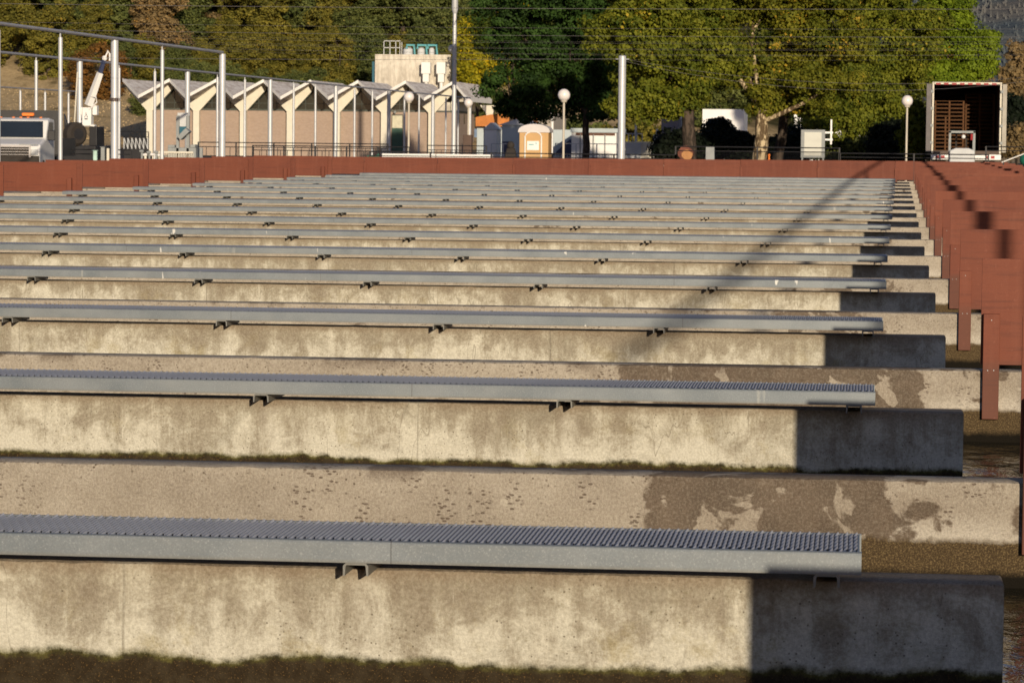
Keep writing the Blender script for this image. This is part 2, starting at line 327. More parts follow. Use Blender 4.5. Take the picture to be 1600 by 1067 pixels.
# ------------------------------------------------------------------ mesh helper
class MB:
    def __init__(s): s.v = []; s.f = []
    def box(s, x0, x1, y0, y1, z0, z1, m=None):
        b = len(s.v); p = [(x, y, z) for z in (z0, z1) for y in (y0, y1) for x in (x0, x1)]
        if m: p = [tuple(m @ Vector(q)) for q in p]
        s.v += p; s.f += [tuple(b+i for i in q) for q in ((0, 2, 3, 1), (4, 5, 7, 6), (0, 1, 5, 4), (2, 6, 7, 3), (0, 4, 6, 2), (1, 3, 7, 5))]
        return s
    def tube(s, pts, r, n=8, r1=None, cap=True):
        pts = [Vector(p) for p in pts]; k = len(pts); b = len(s.v)
        for i, p in enumerate(pts):
            d = (pts[min(i+1, k-1)]-pts[max(i-1, 0)]).normalized()
            u = d.cross(Vector((0, 0, 1)) if abs(d.z) < .9 else Vector((0, 1, 0))).normalized(); q = d.cross(u)
            rr = r[i] if isinstance(r, (list, tuple)) else (r if r1 is None else r+(r1-r)*i/(k-1))
            for j in range(n):
                a = 2*math.pi*j/n; s.v.append(tuple(p+u*math.cos(a)*rr+q*math.sin(a)*rr))
        for i in range(k-1):
            for j in range(n):
                s.f.append((b+i*n+j, b+i*n+(j+1) % n, b+(i+1)*n+(j+1) % n, b+(i+1)*n+j))
        if cap:
            s.f.append(tuple(b+j for j in range(n))); s.f.append(tuple(b+(k-1)*n+j for j in reversed(range(n))))
        return s
    def ball(s, c, r, nu=16, nv=10, sz=1.0):
        b = len(s.v)
        for i in range(nv+1):
            t = math.pi*i/nv
            for j in range(nu):
                a = 2*math.pi*j/nu; s.v.append((c[0]+r*math.sin(t)*math.cos(a), c[1]+r*math.sin(t)*math.sin(a), c[2]+r*sz*math.cos(t)))
        for i in range(nv):
            for j in range(nu): s.f.append((b+i*nu+j, b+(i+1)*nu+j, b+(i+1)*nu+(j+1) % nu, b+i*nu+(j+1) % nu))
        return s
    def prism(s, poly, y0, y1, axis='y'):            # poly in (x, z), pushed along y (or (y, z) pushed along x)
        b = len(s.v); n = len(poly)
        for y in (y0, y1):
            for (x, z) in poly: s.v.append((x, y, z) if axis == 'y' else (y, x, z))
        s.f.append(tuple(b+i for i in range(n))); s.f.append(tuple(b+n+i for i in reversed(range(n))))
        for i in range(n): s.f.append((b+i, b+n+i, b+n+(i+1) % n, b+(i+1) % n))
        return s
    def quad(s, *p): b = len(s.v); s.v += [tuple(q) for q in p]; s.f.append(tuple(range(b, b+len(p)))); return s
    def build(s, name, mat, parent=None, smooth=False, bevel=0):
        me = bpy.data.meshes.new(name); me.from_pydata(s.v, [], s.f); me.materials.append(mat)
        import bmesh
        bm = bmesh.new(); bm.from_mesh(me); bmesh.ops.recalc_face_normals(bm, faces=bm.faces); bm.to_mesh(me); bm.free()
        if smooth:
            for p in me.polygons: p.use_smooth = True
            me.set_sharp_from_angle(angle=R(40))
        o = bpy.data.objects.new(name, me); C.objects.link(o)
        if parent: o.parent = parent
        if bevel:
            b = o.modifiers.new('bevel', 'BEVEL'); b.width = bevel; b.segments = 2; b.limit_method = 'ANGLE'
        return o
def tag(o, label=None, cat=None, group=None, kind=None):
    if label: o['label'] = label
    if cat: o['category'] = cat
    if group: o['group'] = group
    if kind: o['kind'] = kind
    return o
def thing(name, label, cat, loc=(0, 0, 0), rz=0, group=None):
    o = bpy.data.objects.new(name, None); C.objects.link(o); o.empty_display_size = .2
    o.location = loc; o.rotation_euler = (0, 0, rz); return tag(o, label, cat, group)
def dup(root, loc, label, rz=None):
    r = root.copy(); C.objects.link(r); r.location = loc; r['label'] = label
    if rz is not None: r.rotation_euler = (0, 0, rz)
    for ch in list(root.children):
        c = ch.copy(); C.objects.link(c); c.parent = r
        for g in ch.children:
            d = g.copy(); C.objects.link(d); d.parent = c
    return r
ORD = 'zeroth first second third fourth fifth sixth seventh eighth ninth tenth eleventh twelfth thirteenth fourteenth fifteenth sixteenth seventeenth eighteenth nineteenth twentieth'.split()

# ------------------------------------------------------------------ raceway geometry
Y0, P, BO, SK = 9.463, 5.988, .4733, .0127
def YA(i): return Y0+P*(i-1)
def YB(i): return Y0+P*(i-1+BO)

def wall_mesh(name, x0, x1, seed, end_round=.010):
    rg = random.Random(seed); prof = [(0, -1.7), (0, -.3), (0, -.018), (.004, -.005), (.016, 0), (.184, 0), (.196, -.005), (.2, -.018), (.2, -1.7)]
    xs = []; x = x0
    while x < x1-.06: xs.append(x); x += .07 if x > -4 else .3
    loops = [(x, 0, 0) for x in xs]+[(x1-end_round+end_round*math.sin(t), end_round*(1-math.cos(t)), end_round*(1-math.cos(t))*.5) for t in (0, R(25), R(50), R(75), R(90))]
    vs, fs = [], []; n = len(prof)
    for (x, dz, dy) in loops:
        j1, j2 = rg.gauss(0, .0013), rg.gauss(0, .0013)
        for (y, z) in prof:
            zz = z-(dz if z > -1 and z > -.2 else 0); yy = y+(dy if y < .1 else -dy)
            if -.1 < z and y < .1: yy += j1*1.2; zz += j2
            vs.append((x, yy, zz))
    for i in range(len(loops)-1):
        for j in range(n-1): fs.append((i*n+j, (i+1)*n+j, (i+1)*n+j+1, i*n+j+1))
    fs.append(tuple(range(n))); fs.append(tuple((len(loops)-1)*n+j for j in reversed(range(n))))
    m = MB(); m.v = vs; m.f = fs; return m

wa = wall_mesh('w', -17.3, .33, 3).build('concrete_wall', mA, smooth=True)
wb = wall_mesh('w', -19.6, 4.0, 4).build('concrete_wall', mB, smooth=True)
wa.location = (0, YA(1), 0); wa.rotation_euler.z = SK
tag(wa, 'nearest concrete channel wall with a dark algae band, carrying the nearest grating walkway', 'wall', 'channel walls under the grating walkways')
for i in range(2, 17):
    o = wa.copy(); C.objects.link(o); o.location = (0, YA(i), 0)
    o['label'] = f'{ORD[i]} concrete channel wall from the front of those carrying a grating walkway'
wets = {1: .95, 2: 1.05, 3: .45, 4: .25, 5: .2, 6: .3}
wb.location = (0, YB(0), 0); wb.rotation_euler.z = SK; wb.color = (.6, 0, 0, 1)
tag(wb, 'bare concrete divider wall standing in front of the nearest grating walkway', 'wall', 'bare divider walls between the walkways')
for i in range(1, 17):
    o = wb.copy(); C.objects.link(o); o.location = (0, YB(i), 0); o.color = (wets.get(i, .1), .9 if i == 2 else 0, 0, 1)
    o['label'] = (f'bare concrete divider wall directly behind the {ORD[i]} grating walkway, ' + ('blotched with dark wet stains' if i < 3 else 'red panel on its right end')) if i < 16 else 'last bare concrete divider wall, under the long red back fence'

# grating walkway : serrated strands in diamonds, side rails, inverted channel supports
GX0, GX1, GY0, GY1, GZ0, GZ1 = -16.73, -.09, -.185, .275, .040, .106
def grating():
    # each strand runs across the plank in a zigzag, two neighbours enclose a row of diamonds
    per = .01425; n = int((GX1-GX0-.02)/per); seg = 10; y0, y1 = GY0+.022, GY1-.022
    t = np.linspace(0, 1, seg+1); ys = y0+(y1-y0)*t
    V = []; F = []; b = 0
    base_f = []
    nv = (seg+1)*4
    for k in range(seg):
        a = k*4; c = (k+1)*4
        for j in range(4): base_f.append((a+j, a+(j+1) % 4, c+(j+1) % 4, c+j))
    base_f = np.array(base_f); al = np.where(np.arange(seg+1) % 2, 1, -1)
    for i in range(n):
        x = GX1-.012-per*(i+.5); sg = 1 if i % 2 else -1
        dx = .0052*al*sg
        tz = GZ1+.0008+np.where(al*sg > 0, .0042, -.0042)
        P4 = np.zeros((seg+1, 4, 3)); hw = .0021
        for j, (ox, top) in enumerate(((-hw, 1), (hw, 1), (hw*.9, 0), (-hw*.9, 0))):
            P4[:, j, 0] = x+dx+ox; P4[:, j, 1] = ys; P4[:, j, 2] = tz if top else GZ1-.020
        V.append(P4.reshape(-1, 3)); F.append(base_f+b); b += nv
    V = np.concatenate(V); F = np.concatenate(F)
    me = bpy.data.meshes.new('tread_grating'); me.vertices.add(len(V)); me.vertices.foreach_set('co', V.ravel())
    me.loops.add(F.size); me.loops.foreach_set('vertex_index', F.ravel().astype(np.int32)); me.polygons.add(len(F))
    me.polygons.foreach_set('loop_start', np.arange(0, F.size, 4, dtype=np.int32)); me.polygons.foreach_set('loop_total', np.full(len(F), 4, dtype=np.int32))
    me.update(calc_edges=True); me.materials.append(mTread); return me
wk = thing('grating_walkway', 'nearest galvanised grating walkway, its serrated tread shown largest, on the nearest wall', 'walkway', (0, YA(1), 0), SK, 'galvanised grating walkways on the channel walls')
o = bpy.data.objects.new('tread_grating', grating()); C.objects.link(o); o.parent = wk
def rail(sgn):
    m = MB(); y = GY0 if sgn > 0 else GY1
    P_ = [(y, GZ0), (y, GZ1-.008), (y+sgn*.002, GZ1-.003), (y+sgn*.007, GZ1), (y+sgn*.024, GZ1), (y+sgn*.024, GZ1-.003), (y+sgn*.004, GZ1-.005), (y+sgn*.004, GZ0+.004), (y+sgn*.020, GZ0+.004), (y+sgn*.020, GZ0)]
    m.prism(P_, GX0, GX1, 'x'); return m
rail(1).build('side_rail', mGalv, wk); rail(-1).build('side_rail', mGalv, wk)
mm = MB(); mm.box(GX1-.012, GX1-.006, GY0+.012, GY1-.012, GZ1-.03, GZ1-.001); mm.build('end_plate', mGalv, wk)
def support(x):
    m = MB(); w_, t_, z1 = .038, .006, GZ0-.001; r_ = .008
    out = [(-w_, .001), (-w_, z1-r_), (-w_+r_, z1), (w_-r_, z1), (w_, z1-r_), (w_, .001), (w_-t_, .001), (w_-t_-.002, z1-t_-.003), (w_-t_-.006, z1-t_), (-w_+t_+.006, z1-t_), (-w_+t_+.002, z1-t_-.003), (-w_+t_, .001)]
    m.prism([(x+a, b) for a, b in out], GY0+.004, GY1-.01); return m
for k in range(12): support((-.19 if k == 0 else -.095-1.4789*k)).build('support_channel', mGalv, wk)
for i in range(2, 17):
    dup(wk, (rnd.uniform(-.012, .012), YA(i)+rnd.uniform(-.012, .012), 0), f'{ORD[i]} galvanised grating walkway counted from the front' + (', narrowest strip below the red back fence' if i == 16 else ''))

# red plywood panels with a plank nailed at the inner end, one on every bare wall
def red_panel(x0, x1, plank_x, side, i, top=.638):
    t = thing('plywood_panel', f'red painted plywood panel on the {side} end of the divider wall behind the {ORD[i] if i else "zeroth"} walkway', 'panel', (0, YB(i), 0), SK, f'red plywood panels standing along the {side} side')
    m = MB(); n = 1
    m.box(x0, x1, .0, .014, .035, top); m.build('board', mRed, t, bevel=.0015)
    pm = MB(); pm.box(plank_x, plank_x+.092, -.042, -.003, -.272, .325); pl = pm.build('plank', mRed, t, bevel=.003)
    nm = MB()
    for (a, z) in ((.028, .005), (.062, .006), (.045, .29)): nm.tube([(plank_x+a, -.0415, z), (plank_x+a, -.044, z)], .0030, 8)
    nm.build('nail', mGreyL, pl)
    return t
for i in range(0, 17):
    jx = {0: .055, 1: .0, 2: .0, 3: -.02, 4: .01, 5: .02}.get(i, rnd.uniform(-.015, .015))
    if i == 3: red_panel(.47, 3.4, .465, 'right', i)
    else: red_panel(.478+jx, 3.4+rnd.uniform(-.05, .05), .478+jx+(.002 if i > 2 else .012), 'right', i, .638+rnd.uniform(-.004, .004))
for i in range(0, 17):
    if i == 0: pass
for o in [q for q in bpy.data.objects if q.name.startswith('plywood_panel') and 'zeroth' in q['label']]:
    o['label'] = 'red painted plywood panel on the divider wall in front of the first walkway'
for i in range(8, 16):
    t = thing('plywood_panel', f'red painted plywood panel on the left end of the divider wall behind the {ORD[i]} walkway', 'panel', (0, YB(i), 0), SK, 'red plywood panels standing along the left side')
    tp = .66-.004*(i-9)
    MB().box(-19.5, -17.12, 0, .014, .035, tp).build('board', mRed, t, bevel=.0015)
    MB().box(-17.40, -17.30, -.10, -.003, -.05, .33).build('plank', mRed, t, bevel=.003)
    MB().box(-17.20, -17.08, -.042, -.003, -.02, tp-.01).build('plank', mRed, t, bevel=.003)
fx = [-19.5, -17.1, -14.72, -12.28, -9.84, -7.44, -5.0, -2.56, -.12, .47]
ztop = lambda x: .585+.055*min(1, max(0, (x+17)/17))
for k in range(len(fx)-1):
    t = thing('fence_panel', f'{ORD[k+1]} red panel from the left end of the long back fence', 'fence panel', (0, YB(16), 0), SK, 'red panels of the back fence')
    z1 = ztop((fx[k]+fx[k+1])/2)
    MB().box(fx[k]+.004, fx[k+1]-.004, 0, .014, .03, z1).build('board', mRed, t, bevel=.0015)
    MB().box(fx[k]-.01, fx[k]+.07, -.04, -.003, -.1, .40).build('plank', mRed, t, bevel=.003)

# ------------------------------------------------------------------ water and ground
wm_ = MB(); wm_.quad((-19.7, -2, -.405), (4, -2, -.405), (4, 104, -.405), (-19.7, 104, -.405)); tag(wm_.build('water', mWater), kind='structure')
GZ = -.42
def hill_h(x, y):
    a = max(0.0, y-246); h = a*.13 if a < 44 else 44*.13+(a-44)*.42
    k = 1/(1+math.exp((x+18)/9.0)) if y < 700 else 1
    n = math.sin(x*.11+y*.05)*.35+math.sin(x*.037-y*.09)*.6
    return GZ+h*k+(n*min(1, a/30) if a > 0 else 0)*k
g = MB(); xs = [-700, -400, -250, -180, -140]+list(range(-120, 61, 6))+[90, 140, 250, 400, 700]
ys = [-60, -2, 103.6, 130, 180, 220, 240]+list(range(246, 420, 6))+[440, 480, 520]
xs = sorted(set(xs+[-19.8, 4.1])); base = 0
for y in ys:
    for x in xs: g.v.append((x, y, hill_h(x, y)))
nx = len(xs)
for j in range(len(ys)-1):
    for i in range(nx-1):
        if xs[i] >= -19.81 and xs[i+1] <= 4.11 and ys[j] >= -2 and ys[j+1] <= 103.7: continue
        g.f.append((j*nx+i, j*nx+i+1, (j+1)*nx+i+1, (j+1)*nx+i))
b = len(g.v); g.v += [(-3000, 519, -1), (3000, 519, -1), (3000, 3000, -1), (-3000, 3000, -1)]; g.f.append((b, b+1, b+2, b+3))
tag(g.build('ground', mGround, smooth=True), kind='structure')
d = MB()
d.box(4.05, 9.5, -2, 103.5, -1.6, -.02); d.box(-23.5, -19.65, -2, 103.5, -1.6, -.06); d.box(-23.5, 9.5, 102.6, 104.6, -1.6, -.03)
tag(d.build('side_deck', mDeck), kind='structure')

# distant forested hill in the right corner
hm = MB(); nu, nv_ = 60, 22; rg = random.Random(5)
for j in range(nv_+1):
    for i in range(nu+1):
        x = -900+2300*i/nu; y = 1500+900*j/nv_
        z = -2+max(0, (j/nv_))**.85*330*(.75+.25*math.sin(i*.21+1))+rg.uniform(-4, 4)*(j > 0)
        hm.v.append((x, y, z))
for j in range(nv_):
    for i in range(nu): a = j*(nu+1)+i; hm.f.append((a, a+1, a+nu+2, a+nu+1))
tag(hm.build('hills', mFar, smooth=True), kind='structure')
# the trees of that far slope, one mass
fm = MB(); rg = random.Random(9)
for k in range(16000):
    u, q = rg.uniform(0, 1), rg.uniform(0, 1)**1.0
    x = 0+260*u*(1+q*.6)-20; y = 1500+900*q
    z = -4+q**.85*330*(.75+.25*math.sin(((x+900)/2300*nu)*.21+1))
    hgt = rg.uniform(2.2, 4.6); rr = rg.uniform(.7, 1.3); b = len(fm.v)
    fm.v += [(x+rr*math.cos(a), y+rr*math.sin(a), z) for a in (0, 1.26, 2.5, 3.8, 5.0)]+[(x, y, z+hgt)]
    fm.f += [(b+i, b+(i+1) % 5, b+5) for i in range(5)]
tag(fm.build('far_woodland', mFar), 'conifer woodland painted in bluish haze on the distant slope in the upper right corner', 'woodland', kind='stuff')

# ------------------------------------------------------------------ pipe frames, poles, cables
def frame(name, label, X, ys_, thick, ztop_, y_a, y_b, zb=-.35, rt_=.11, rn=.058):
    t = thing(name, label, 'pipe frame', (X, ys_[0], zb), 0)
    oy = ys_[0]
    for k, y in enumerate(ys_):
        r = rt_ if k in thick else rn
        m = MB(); m.tube([(0, y-oy, 0), (0, y-oy, ztop_-zb-(.05 if k in thick else .16))], r, 14)
        if k not in thick: m.box(-.015, .015, y-oy-.03, y-oy+.03, ztop_-zb-.2, ztop_-zb+.05)
        m.build('pole', mPole, t, smooth=True)
    MB().tube([(0, y_a-oy, ztop_-zb), (0, y_b-oy, ztop_-zb)], .048, 10).build('top_pipe', mPipe, t, smooth=True)
    return t
frame('pole_frame', 'nearest tall white pole frame with a grey top pipe at the left', -22.4, [YB(i) for i in range(10, 16)]+[104.9], {1, 4, 6}, 3.98, YB(9), 104.9)
frame('pole_frame', 'long row of white poles under a grey pipe running past the folded roof building', -29.93, [103.2+5.988*k for k in range(21)], {k for k in range(21) if k % 3 == 2}|{20}, 3.93, 90, 223.2)
frame('pole_frame', 'low distant white pole frame in front of the dry grass slope at far left', -56, [194.5, 200.5, 206.5, 212.5], {0}, 4.05, 185, 215, rn=.075)
frame('pole_frame', 'right side white pole frame that shades the walkways with its top pipe', 4.59, [YB(i)-.5 for i in range(0, 17)], {2, 5, 8, 11, 14}, 3.96, .3, YB(16), zb=-.02, rt_=.088, rn=.05)
bnd = MB()
for z in (0, .035, .07): bnd.tube([(-.15*math.cos(a), -.15*math.sin(a), z) for a in [k*.5 for k in range(14)]], .012, 5)
o = bnd.build('chain_band', plain('rusty_chain', (.09, .06, .05), .8)); o.location = (-22.4, YB(14), az(184, 158, YB(14)))
tag(o, 'rusty chain wrapped around the thick white pole at left', 'chain')
ep = thing('end_pole', 'thick white free standing pole with cables tied to its top', 'pole', (ax(971, 104), 104, -.35))
MB().tube([(0, 0, 0), (0, 0, 4.27)], .122, 16).build('shaft', mPole, ep, smooth=True)
q = MB(); q.ball((0, 0, 4.275), .12, 16, 8, .25); q.tube([(-.22, 0, 4.18), (.22, 0, 4.18)], .015, 6); q.tube([(-.14, 0, 1.25), (.14, 0, 1.25)], .02, 6); q.build('cap', mPole, ep, smooth=True)
def cable(p0, p1, sag, r=.006, n=14, label=None, group='steel cables stretched over the channels'):
    pts = [Vector(p0).lerp(Vector(p1), k/n)-Vector((0, 0, sag*4*(k/n)*(1-k/n))) for k in range(n+1)]
    o = MB().tube(pts, r, 5).build('steel_cable', mWire, smooth=True)
    return tag(o, label, 'cable', group)
for i in range(9, 17):
    if i != 11: cable((-22.4, YB(i), 4.02), (4.59, YB(i), 4.0), .06+.05*rnd.random(), .0042 if i in (10, 13) else .0024, label=f'thin level steel cable crossing high over the divider wall behind the {ORD[i]} walkway')
    if i > 12: cable((-22.4, YB(i)+2.2+rnd.random(), 4.02), (4.59, YB(i)+2.6+rnd.random(), 3.98), .10+.08*rnd.random(), .0016, label=f'hair thin steel cable over the gap beyond the {ORD[i]} walkway')
cable((ep.location.x, 104, 3.84), (-29.9, 112, 3.95), .05, .006, label='cable from the free standing pole top to the left, crossing the dark tree')
cable((ep.location.x, 104, 3.84), (6, 104, 3.6), .62, .0045, label='upper of two sagging cables from the free standing pole to the right')
cable((ep.location.x, 104, 3.78), (6, 104.5, 3.55), .78, .0045, label='lower of two sagging cables from the free standing pole to the right')

fp = thing('flag_pole', 'very tall slim white pole rising in front of the concrete rooftop block', 'pole', (ax(709, 200), 200, GZ))
zt = az(710, -60, 200)-GZ; zs = az(710, 22, 200)-GZ
MB().tube([(0, 0, 0), (0, 0, zs)], .16, 12, .12).build('lower_shaft', mPole, fp, smooth=True)
MB().tube([(0, 0, zs), (0, 0, zs+.25), (0, 0, zt)], [.12, .20, .17], 12).build('upper_shaft', mPole, fp, smooth=True)

def globe_lamp(px, py, dia, Y, label, cab=False):
    s = CF/Y; r = dia/2/s; z = az(px, py, Y); t = thing('globe_lamp', label, 'lamp post', (ax(px, Y), Y, -.35), 0, 'white globe lamp posts')
    MB().tube([(0, 0, 0), (0, 0, z+.35-r*.95)], .042, 10, .036).build('post', mLampPost, t, smooth=True)
    m = MB(); m.tube([(0, 0, z+.35-r*1.12), (0, 0, z+.35-r*.86)], .09, 12, .11); m.build('collar', mLampPost, t, smooth=True)
    MB().ball((0, 0, z+.35), r, 24, 16).build('globe', mGlobe, t, smooth=True)
globe_lamp(880.5, 149, 19.5, 106, 'globe lamp post standing before the dark green tree')
globe_lamp(638.5, 152, 16.5, 118, 'globe lamp post in front of the green door of the folded roof building')
globe_lamp(731.5, 161, 14, 140, 'smallest globe lamp post, at the right end of the folded roof building')
globe_lamp(1416.5, 158, 17.5, 117, 'globe lamp post just left of the open trailer')

# ------------------------------------------------------------------ railings
def railing(px0, px1, yt, yb, Y, step, label, pick=0, z0=-.1, mesh=False, mat=None):
    mat = mat or mBlack; x0, x1 = ax(px0, Y), ax(px1, Y); pm = (px0+px1)/2; zt_, zb_ = az(pm, yt, Y), az(pm, yb, Y)
    t = thing('metal_railing', label, 'railing', (x0, Y, z0), 0, 'metal railings behind the red fence'); w_ = x1-x0
    MB().tube([(0, 0, zt_-z0), (w_, 0, zt_-z0)], .022, 6).build('top_rail', mat, t, smooth=True)
    MB().tube([(0, 0, zb_-z0), (w_, 0, zb_-z0)], .018, 6).build('lower_rail', mat, t, smooth=True)
    n = max(1, round(w_/step))
    for k in range(n+1): MB().box(w_*k/n-.025, w_*k/n+.025, -.025, .025, 0, zt_-z0+.015).build('post', mat, t)
    if pick:
        m = MB(); x = pick
        while x < w_: m.box(x-.011, x+.011, -.008, .008, 0, zb_-z0); x += pick
        m.build('pickets', mat, t)
    if mesh:
        m = MB(); hh = zb_-z0; s_ = .07; k = -hh
        while k < w_:
            for sg in (0, 1):
                a, b_ = max(k, 0), min(k+hh, w_)
                if b_ > a:
                    za, zb2 = a-k, b_-k
                    if sg: za, zb2 = hh-za, hh-zb2
                    m.tube([(a, 0, za), (b_, 0, zb2)], .0035, 3, cap=False)
            k += s_
        m.build('wire_mesh', mat, t)
railing(-30, 205, 233.5, 240.5, 107, 2.2, 'black two rail railing at far left in front of the white truck')
railing(310, 606, 224, 231, 125, 1.55, 'tall black railing before the brick wall of the folded roof building', .32)
railing(395, 640, 229, 236, 112, 1.1, 'second black railing nearer than the tall one, ending at the white slabs', .25)
railing(578, 1056, 240, 246, 108, 2.1, 'low black railing over the white slabs and the toilet cabin')
railing(1056, 1312, 230.5, 237, 108, 2.6, 'black mesh railing in front of the mottled tree trunk', mesh=True)
railing(1313, 1545, 241, 247, 108, 2.3, 'low black railing in front of the forklift')
railing(1541, 1640, 230, 236, 111, 2.6, 'black railing at far right beyond the trailer door')
railing(668, 760, 228, 235, 135, 1.4, 'dark railing under the right end of the folded roof building', .2)
railing(768, 805, 225, 242, 150, .7, 'pale picket railing left of the toilet cabin', .12, mat=mGreyL)
railing(868, 965, 225, 242, 150, .9, 'pale picket railing in front of the white containers', .14, mat=mGreyL)

for (px, yt, wpx, m_, lab) in ((57, 237, 6, mTeal, 'pale teal short post at far left'), (71, 231.5, 6, mGrey, 'grey short post right of the left teal post'), (149, 236, 6, mTeal, 'pale teal short post left of the thick white pole'), (161, 230.5, 6, mGrey, 'grey short post beside the second teal post'), (169, 232, 4, mCream, 'slim cream short post next to the thick white pole'), (1110, 230, 13, mGrey, 'grey concrete bollard between the log and the mottled tree'), (314.5, 231, 5, mGrey, 'grey post with white sticker squares right of the steel hoist')):
    Y = 106; w_ = wpx/CF*Y; z1 = az(px, yt, Y); m = MB()
    m.prism([(-w_*.55, 0), (w_*.55, 0), (w_*.5, z1+.08), (-w_*.5, z1+.08)], -w_*.5, w_*.5)
    col_ = plain('post_pale_teal', (.42, .60, .54), .6) if m_ is mTeal else m_
    if m_ is mTeal or m_ is mGrey and px < 200: m.box(-w_*.75, w_*.75, -w_*.7, w_*.7, z1+.08, z1+.10)
    o = m.build('bollard', col_, bevel=.01); o.location = (ax(px, Y), Y, -.08); tag(o, lab, 'post', 'short posts behind the red fence')
t = thing('white_slab_barrier', 'long low white concrete slabs lying behind the red fence below the railings', 'barrier', (ax(597, 110), 110, -.1))
wL = ax(768, 110)-ax(597, 110); zt = az(680, 241, 110)+.1
for a, b_ in ((0, wL*.49), (wL*.495, wL)):
    sb = MB(); sb.box(a, b_, 0, .5, zt-.12, zt); sb.build('slab', mWhite, t, bevel=.01)
    cm = MB(); x = a+.1
    while x < b_-.05: cm.tube([(x, .02, 0), (x, .02, zt-.14)], .03, 6); x += .08
    cm.build('corrugated_side', mWhite, t)
o = MB(); o.prism([(0, 0), (.75, 0), (.72, .26), (.55, .14), (.38, .20), (.2, .10)], 0, .05)
gn = o.build('green_netting', plain('green_net', (.03, .10, .07), .8)); gn.location = (ax(560, 109), 109, -.05+az(560, 249, 109)); tag(gn, 'loose green netting draped behind the red fence', 'netting')
ts = thing('trestle', 'white trestle arm with a green cover at the far right edge', 'trestle', (ax(1566, 60), 60, 0))
zz0 = az(1570, 254, 60); zz1 = az(1600, 240, 60)
MB().tube([(0, 0, zz0), (ax(1602, 60)-ax(1566, 60), 0, zz1)], .012, 6).build('arm', mWhite, ts, smooth=True)
MB().tube([(.03, 0, zz0-.05), (.03, 0, zz0+.02)], .012, 6).build('leg', mBlack, ts)
MB().ball((ax(1603, 60)-ax(1566, 60), 0, az(1600, 250, 60)), .11, 12, 8, 1).build('cover', plain('green_cover', (.01, .12, .08), .6), ts, smooth=True)

# ------------------------------------------------------------------ folded roof building
BY = 240.0
V0 = ax(215.6, BY); PER = (ax(662.4, BY)-V0)/6
zv = az(440, 152, BY); zr = az(440, 125.5, BY+2.5)
bd = thing('hatchery_building', 'long brick building with a zigzag folded roof and pale forked columns', 'building', (V0, BY, GZ))
def Lz(z): return z-GZ
roof = MB(); fas = MB(); DEP = 17.0; th = .16
pts = [(-PER*.5, 2.5, zr)]
for k in range(7): pts += [(k*PER, 0, zv), ((k+.5)*PER, 2.5, zr)]
pts.append(((6.5)*PER+1.15, 1.6, zv+.12))
for a, b_ in zip(pts, pts[1:]):
    A_, B_ = Vector((a[0], a[1], Lz(a[2]))), Vector((b_[0], b_[1], Lz(b_[2])))
    A2, B2 = Vector((a[0], DEP, Lz(a[2]))), Vector((b_[0], DEP, Lz(b_[2])))
    dn = Vector((0, 0, -th)); U = Vector((0, .02, 0))
    roof.quad(A_+U, B_+U, B2, A2); roof.quad(A_+dn+U, A2+dn, B2+dn, B_+dn+U)
    fas.quad(A_+dn*1.25, B_+dn*1.25, B_+Vector((0, 0, .05)), A_+Vector((0, 0, .05)))
    fas.quad(A_+Vector((0, 0, .05)), B_+Vector((0, 0, .05)), B_+Vector((0, .18, .05)), A_+Vector((0, .18, .05)))
roof.build('folded_roof', mRoof, bd); fas.build('roof_fascia', mFascia, bd)
e = pts[-1]; e2 = MB(); e2.quad((e[0]+.01, e[1], Lz(e[2])-.32), (e[0]+.01, DEP, Lz(e[2])-.32), (e[0]+.01, DEP, Lz(e[2])+.05), (e[0]+.01, e[1], Lz(e[2])+.05)); e2.build('side_fascia', mFascia, bd)
WY = 4.32; zw = Lz(az(440, 173.5, BY+WY)); XR_ = 6.5*PER-.15
MB().box(-.1, XR_, WY, DEP-1, 0, zw).build('wall', mBrick, bd)
MB().box(-.2, XR_+.1, WY-.06, DEP-.9, zw, zw+.12).build('wall_sill', mMull, bd)
# side upper band
MB().box(XR_-.3, XR_+.12, WY+.4, DEP-1.2, zw+.15, zw+.85).build('side_band', mCream, bd)
for k in range(7):
    x = k*PER; m = MB(); zst = Lz(az(440, 175, BY+4)); cw = .24
    m.box(x-cw, x+cw, 3.75, 4.25, 0, zst)
    m.prism([(x-cw, zst), (x+cw, zst), (x+PER*.5-.06, Lz(zr)-.75), (x+PER*.5-.02, Lz(zr)-th-.02), (x, Lz(zv)-th-.02), (x-PER*.5+.02, Lz(zr)-th-.02), (x-PER*.5+.06, Lz(zr)-.75)], 3.82, 4.18)
    m.build('forked_column', mCream, bd, bevel=.015)
for k in range(6):
    x0, x1 = k*PER+.05, (k+1)*PER-.05; xm = (x0+x1)/2; m = MB()
    gl = MB().prism([(x0, zw+.13), (x1, zw+.13), (x1, Lz(zv)-th), (xm, Lz(zr)-th-.02), (x0, Lz(zv)-th)], WY+.1, WY+.16).build('window', mGlass, bd)
    for q_ in (.3, .5, .7):
        xx = x0+(x1-x0)*q_; hh = Lz(zv)+(Lz(zr)-Lz(zv))*(1-abs(q_-.5)*2)-.25
        m.box(xx-.02, xx+.02, WY+.05, WY+.1, zw+.13, hh)
    m.box(x0, x1, WY+.05, WY+.09, zw+.55, zw+.59); m.build('mullion', mMull, gl)
dx0, dx1 = ax(613, BY+WY)-V0, ax(628.5, BY+WY)-V0; zd = Lz(az(620, 181, BY+WY)); zdm = Lz(az(620, 200.5, BY+WY))
dr = MB().box(dx0, dx1, WY-.05, WY-.01, 0, zdm).build('door', mGreen, bd)
m = MB().box(dx0, dx1, WY-.05, WY-.01, zdm, zd).build('pane', plain('curtained_pane', (.52, .50, .38), .5), dr)
MB().box(dx0-.06, dx1+.06, WY-.03, WY-.005, 0, zd+.08).build('frame', mMull, dr)
